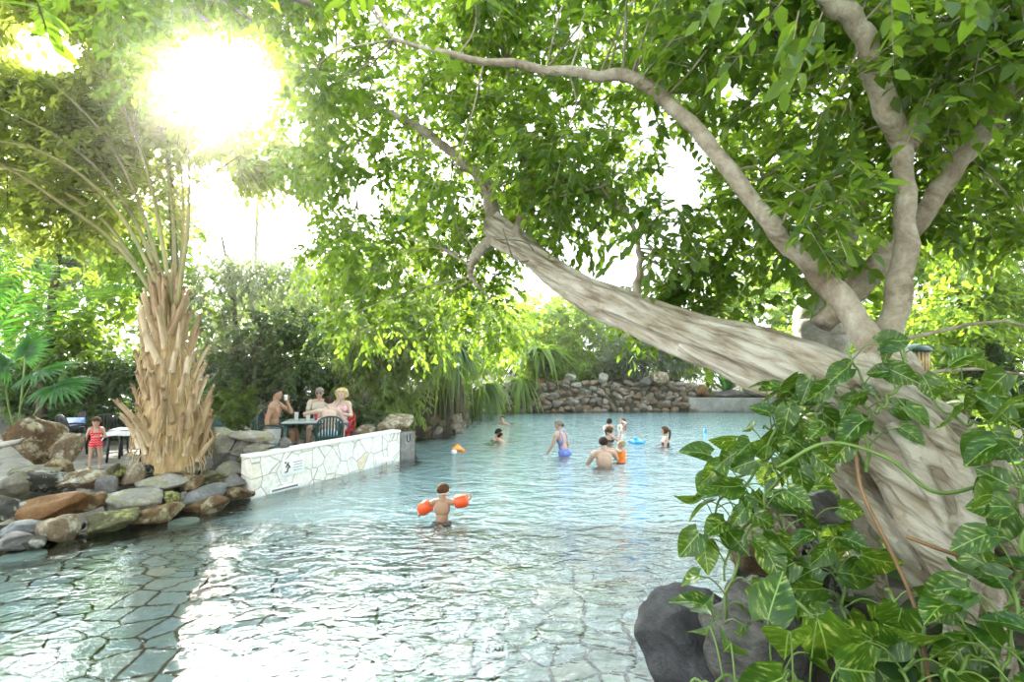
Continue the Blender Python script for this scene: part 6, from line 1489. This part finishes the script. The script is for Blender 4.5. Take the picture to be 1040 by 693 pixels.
b = sitter('seated woman with big curly blonde hair holding hand to her chin', pw_, yw, 1.68, SKIN['pale'], head=7.3, female=True, arms={'R': ('to', (.10, .48, -.48), (.5, .2, -1)), 'L': ((-.30, .35, -.95), (.45, .75, .2))}, look=(.10, 1, -.03), curl=(.9, .4))
b.shell('top', b.isb('torso') & (b.ts < .262), C_PINK, .008); b.trunks(C_TRUNK_N, .5, .03); b.hair(H_BLOND, 'curly', .15, .5)
mb = MB(); g = np.random.default_rng(4)
for k in range(120):
    a, c2 = g.uniform(0, 2 * PI), g.uniform(-.55, 1); s2 = math.sqrt(1 - c2 * c2); q = V3(math.cos(a) * s2, math.sin(a) * s2, c2)
    if q[1] > .35 and q[2] < .55: continue
    ell(mb, b.hc + (b.hr * q[0] * .56 + b.hf * (q[1] * .52 - .06) + b.hu * (q[2] * .56 + .04)) * b.hh, np.eye(3) * .12 * b.hh * g.uniform(.7, 1.2), 2)
mb.build('curls', H_BLOND, b.e)
chair((pw_[0], pw_[1], TZ), yw, M_PRED, 'red garden chair under the curly blonde woman')
pb2 = at(334, 432, 10.3); yw = math.radians(24)
b = sitter('seated shirtless person with back to camera in light blue shorts', pb2, yw, 1.54, SKIN['pale'], head=7.0, lean=(0, .22, 1), arms={'R': ((.42, .50, -.72), (-.30, .80, .45)), 'L': ((-.72, .62, -.12), (-.25, .95, -.12))}, look=(-.05, 1, -.12), dz=-.01)
b.hair(H_DARK, 'short', .06); b.trunks(C_SHORT_B, .8, .04, .016)
chair((pb2[0], pb2[1], TZ), yw, M_PGREEN, 'green slatted garden chair with its back to the camera')
# towel hanging over the drinking man's chair, red bag, lounger, chairs at left
p = at(277, 436, 10.35); mb = MB()
tw_ = np.array([[x_, .02 * math.sin(9 * x_ * 3 + zz * 8) + (.03 if zz > .27 else 0), zz] for zz in np.linspace(-.18, .17, 9) for x_ in np.linspace(-.15, .15, 12)])
i = np.arange(8)[:, None] * 12 + np.arange(11)[None]; ff = np.stack([i, i + 1, i + 13, i + 12], -1).reshape(-1, 4)
mb.add(tw_, ff); mb.add(tw_ + [0, .02, 0], ff[:, ::-1]); o = mb.build('towel', M_TOWEL); o.location = (p[0], p[1], TZ + .42); o.rotation_euler = (0, 0, .3); tag(o, 'white towel hanging beside the drinking man\'s hip', 'towel')
p = at(271, 424, 11.2); e = empty('beach_bag', (p[0], p[1], TZ), .3, 'red and blue beach bag standing on chair behind the drinking man', 'bag'); e.location.z = TZ + .46
v, f = rock_verts((.34, .24, .36), 5, 4, 3, .02); v[:, 2] += .18; mb = MB(); mb.add(v, f); mb.build('bag_body', M_PRED, e)
mb = MB(); v, f = rock_verts((.20, .20, .30), 8, 3, 3, .02); mb.add(v + [.17, -.02, .15], f); mb.build('side_pocket', plain('navy_cloth', (.03, .05, .18), .8), e)
mb = MB(); tube(mb, spline([(-.1, 0, .33), (-.06, 0, .46), (.06, 0, .46), (.1, 0, .33)], 14), .012, 6); mb.build('handle', M_BLACK, e)
chair((p[0], p[1], TZ), math.radians(200), M_PGREEN, 'green garden chair carrying the red beach bag')
# sun lounger
p = at(247, 438, 9.8); e = empty('sun_lounger', (p[0], p[1], TZ), math.radians(4), 'dark green plastic sun lounger with raised back beside the table', 'sun lounger')
mb = MB(); 
for k in range(9): boxm(mb, (-.15 + .12 * k, 0, .33), (.09, .56, .025), .008)
mb.build('seat_slats', M_PGREEN, e)
mb = MB()
for k in range(6):
    t_ = .08 + k * .11; boxm(mb, (-.22 - t_ * .62, 0, .34 + t_ * .78), (.09, .54, .025), .008, roty(.9))
mb.build('backrest', M_PGREEN, e)
for sy in (-1, 1):
    mb = MB(); tube(mb, spline([(.9, sy * .29, .33), (0, sy * .29, .31), (-.22, sy * .29, .34), (-.42, sy * .29, .56), (-.66, sy * .29, .88)], 24), .026, 8); mb.build('side_rail', M_PGREEN, e)
    for x_ in (.8, -.1): mb = MB(); tube(mb, [(x_, sy * .28, .32), (x_ + .05, sy * .29, 0)], .026, 8); mb.build('leg', M_PGREEN, e)
mb = MB(); v, f = rock_verts((.42, .3, .13), 15, 4, 2, .12); mb.add(v, f); o = mb.build('folded_towel', plain('taupe_towel', (.36, .30, .25), .9, .2, 8)); o.location = (p[0] + .12, p[1], TZ + .405); tag(o, 'crumpled taupe towel on the green sun lounger', 'towel')
mb = MB(); v, f = rock_verts((.50, .10, .56), 18, 4, 2, .02); mb.add(v, f); o = mb.build('wooden_board', M_BOARD); p = at(214, 428, 9.4); o.location = (p[0], p[1], TZ + .44); tag(o, 'rust brown rounded board behind the palm trunk', 'board')
mb = MB(); tube(mb, spline([at(242, 440, 8.5), at(239, 449, 8.3), at(234, 458, 8.2)], 8), .014, 6); o = mb.build('dark_rod', M_BLACK); tag(o, 'thin dark leaning rod beside the round white boulder', 'rod')
# dark chairs behind the girl
for (px, d, yw, lab) in ((80, 10.6, -30, 'dark plastic chair behind the bare arm of the toddler girl'), (113, 10.8, 25, 'dark plastic chair between toddler girl and white towel table'), (66, 11.6, 150, 'dark plastic chair with printed towel behind the tan boulder')):
    p = at(px, 440, d); chair((p[0], p[1], TZ), math.radians(yw), M_PBLACK, lab, None)
# dark table with a cloth by the palm
p = at(133, 440, 10.2); e = empty('side_table', (p[0], p[1], TZ), .2, 'low dark side table beside the palm trunk', 'table')
mb = MB(); boxm(mb, (0, 0, .60), (.62, .5, .03), .01); mb.build('tabletop', M_PBLACK, e)
for sx_ in (-1, 1):
    for sy in (-1, 1): lg = MB(); tube(lg, [(sx_ * .27, sy * .2, .6), (sx_ * .29, sy * .22, 0)], [.03, .022], 8); lg.build('leg', M_PBLACK, e)
mb = MB(); n1 = 16; gx, gy = np.meshgrid(np.linspace(-.36, .36, n1), np.linspace(-.30, .30, n1)); zz = .632 - 1.6 * np.maximum(0, np.abs(gx) - .29) - 1.8 * np.maximum(0, np.abs(gy) - .24) + .006 * np.sin(20 * gx + 9 * gy)
v = np.stack([gx, gy, zz], -1).reshape(-1, 3); i = np.arange(n1 - 1)[:, None] * n1 + np.arange(n1 - 1)[None]; ff = np.stack([i, i + 1, i + n1 + 1, i + n1], -1).reshape(-1, 4)
mb.add(v, ff); mb.add(v - [0, 0, .008], ff[:, ::-1]); o = mb.build('white_cloth', M_TOWEL); o.location = e.location; o.rotation_euler = e.rotation_euler; tag(o, 'white towel spread over the low side table by the palm', 'towel')
# colourful magazine-like towel over the farthest chair
mb = MB(); boxm(mb, (0, 0, 0), (.40, .05, .20), .02); o = mb.build('printed_towel', plain('printed_cloth', (.75, .75, .75), .8, c2=(.08, .25, .75), scale=9)); p = at(77, 429, 11.3); o.location = (p[0], p[1], p[2]); tag(o, 'blue and white patterned towel over a chair behind the tan boulder', 'towel')

# ------------------------------------------------------------------ floating toys
p = on(464, 459, .05); e = empty('float_toy', p, .4, 'orange and white inflatable swim toy floating beside the swimmers', 'float')
v, f = rock_verts((.28, .24, .17), 21, 4, 3, .03); mb = MB(); mb.add(v + [0, 0, .05], f); mb.build('toy_body', M_ORANGE3, e)
mb = MB(); ell(mb, (-.09, -.07, .01), np.diag([.07, .07, .06]), 3); mb.build('white_front', M_WHITE, e)
mb = MB(); ell(mb, (.14, .02, .02), np.diag([.08, .025, .05]), 3); ell(mb, (.02, 0, .13), np.diag([.06, .02, .05]), 3); mb.build('fin', M_ORANGE3, e)
p = on(647, 449, .05); e = empty('float_toy', p, .2, 'blue inflatable ring with points floating at beside pool', 'float')
mb = MB(); a = np.linspace(0, 2 * PI, 30, endpoint=True); tube(mb, np.stack([.13 * np.cos(a), .13 * np.sin(a), 0 * a], 1), .05, 12, 0, False); mb.build('ring', M_BLUE, e)
mb = MB()
for k in range(5):
    q = k * 2 * PI / 5; c = V3(math.cos(q), math.sin(q), 0); tube(mb, [c * .15, c * .20, c * .25], [.042, .036, .012], 10)
ell(mb, (0, .06, .07), np.diag([.05, .045, .05]), 3); mb.build('points', M_BLUE, e)
p = on(716, 439, .04); mb = MB(); v, f = rock_verts((.10, .10, .22), 3, 3, 2, .02); mb.add(v, f); o = mb.build('float_toy', M_BLUE); o.location = tuple(p); tag(o, 'tiny blue toy bobbing at the beside pool', 'float')

# ------------------------------------------------------------------ thin haze under the glass, added for the glow around the sun
m, nt, nd, lk = newmat('mist'); v_ = N(nt, 'ShaderNodeVolumeScatter'); v_.inputs['Density'].default_value = .0016; v_.inputs['Anisotropy'].default_value = .87; v_.inputs['Color'].default_value = (1, .97, .9, 1)
o_ = nt.nodes.new('ShaderNodeOutputMaterial'); lk.new(v_.outputs[0], o_.inputs['Volume'])
mb = MB(); boxm(mb, (0, 18, 5.6), (40, 32, 11)); o = mb.build('mist', m, smooth=False); tag(o, kind='stuff'); sc.cycles.volume_bounces = 0
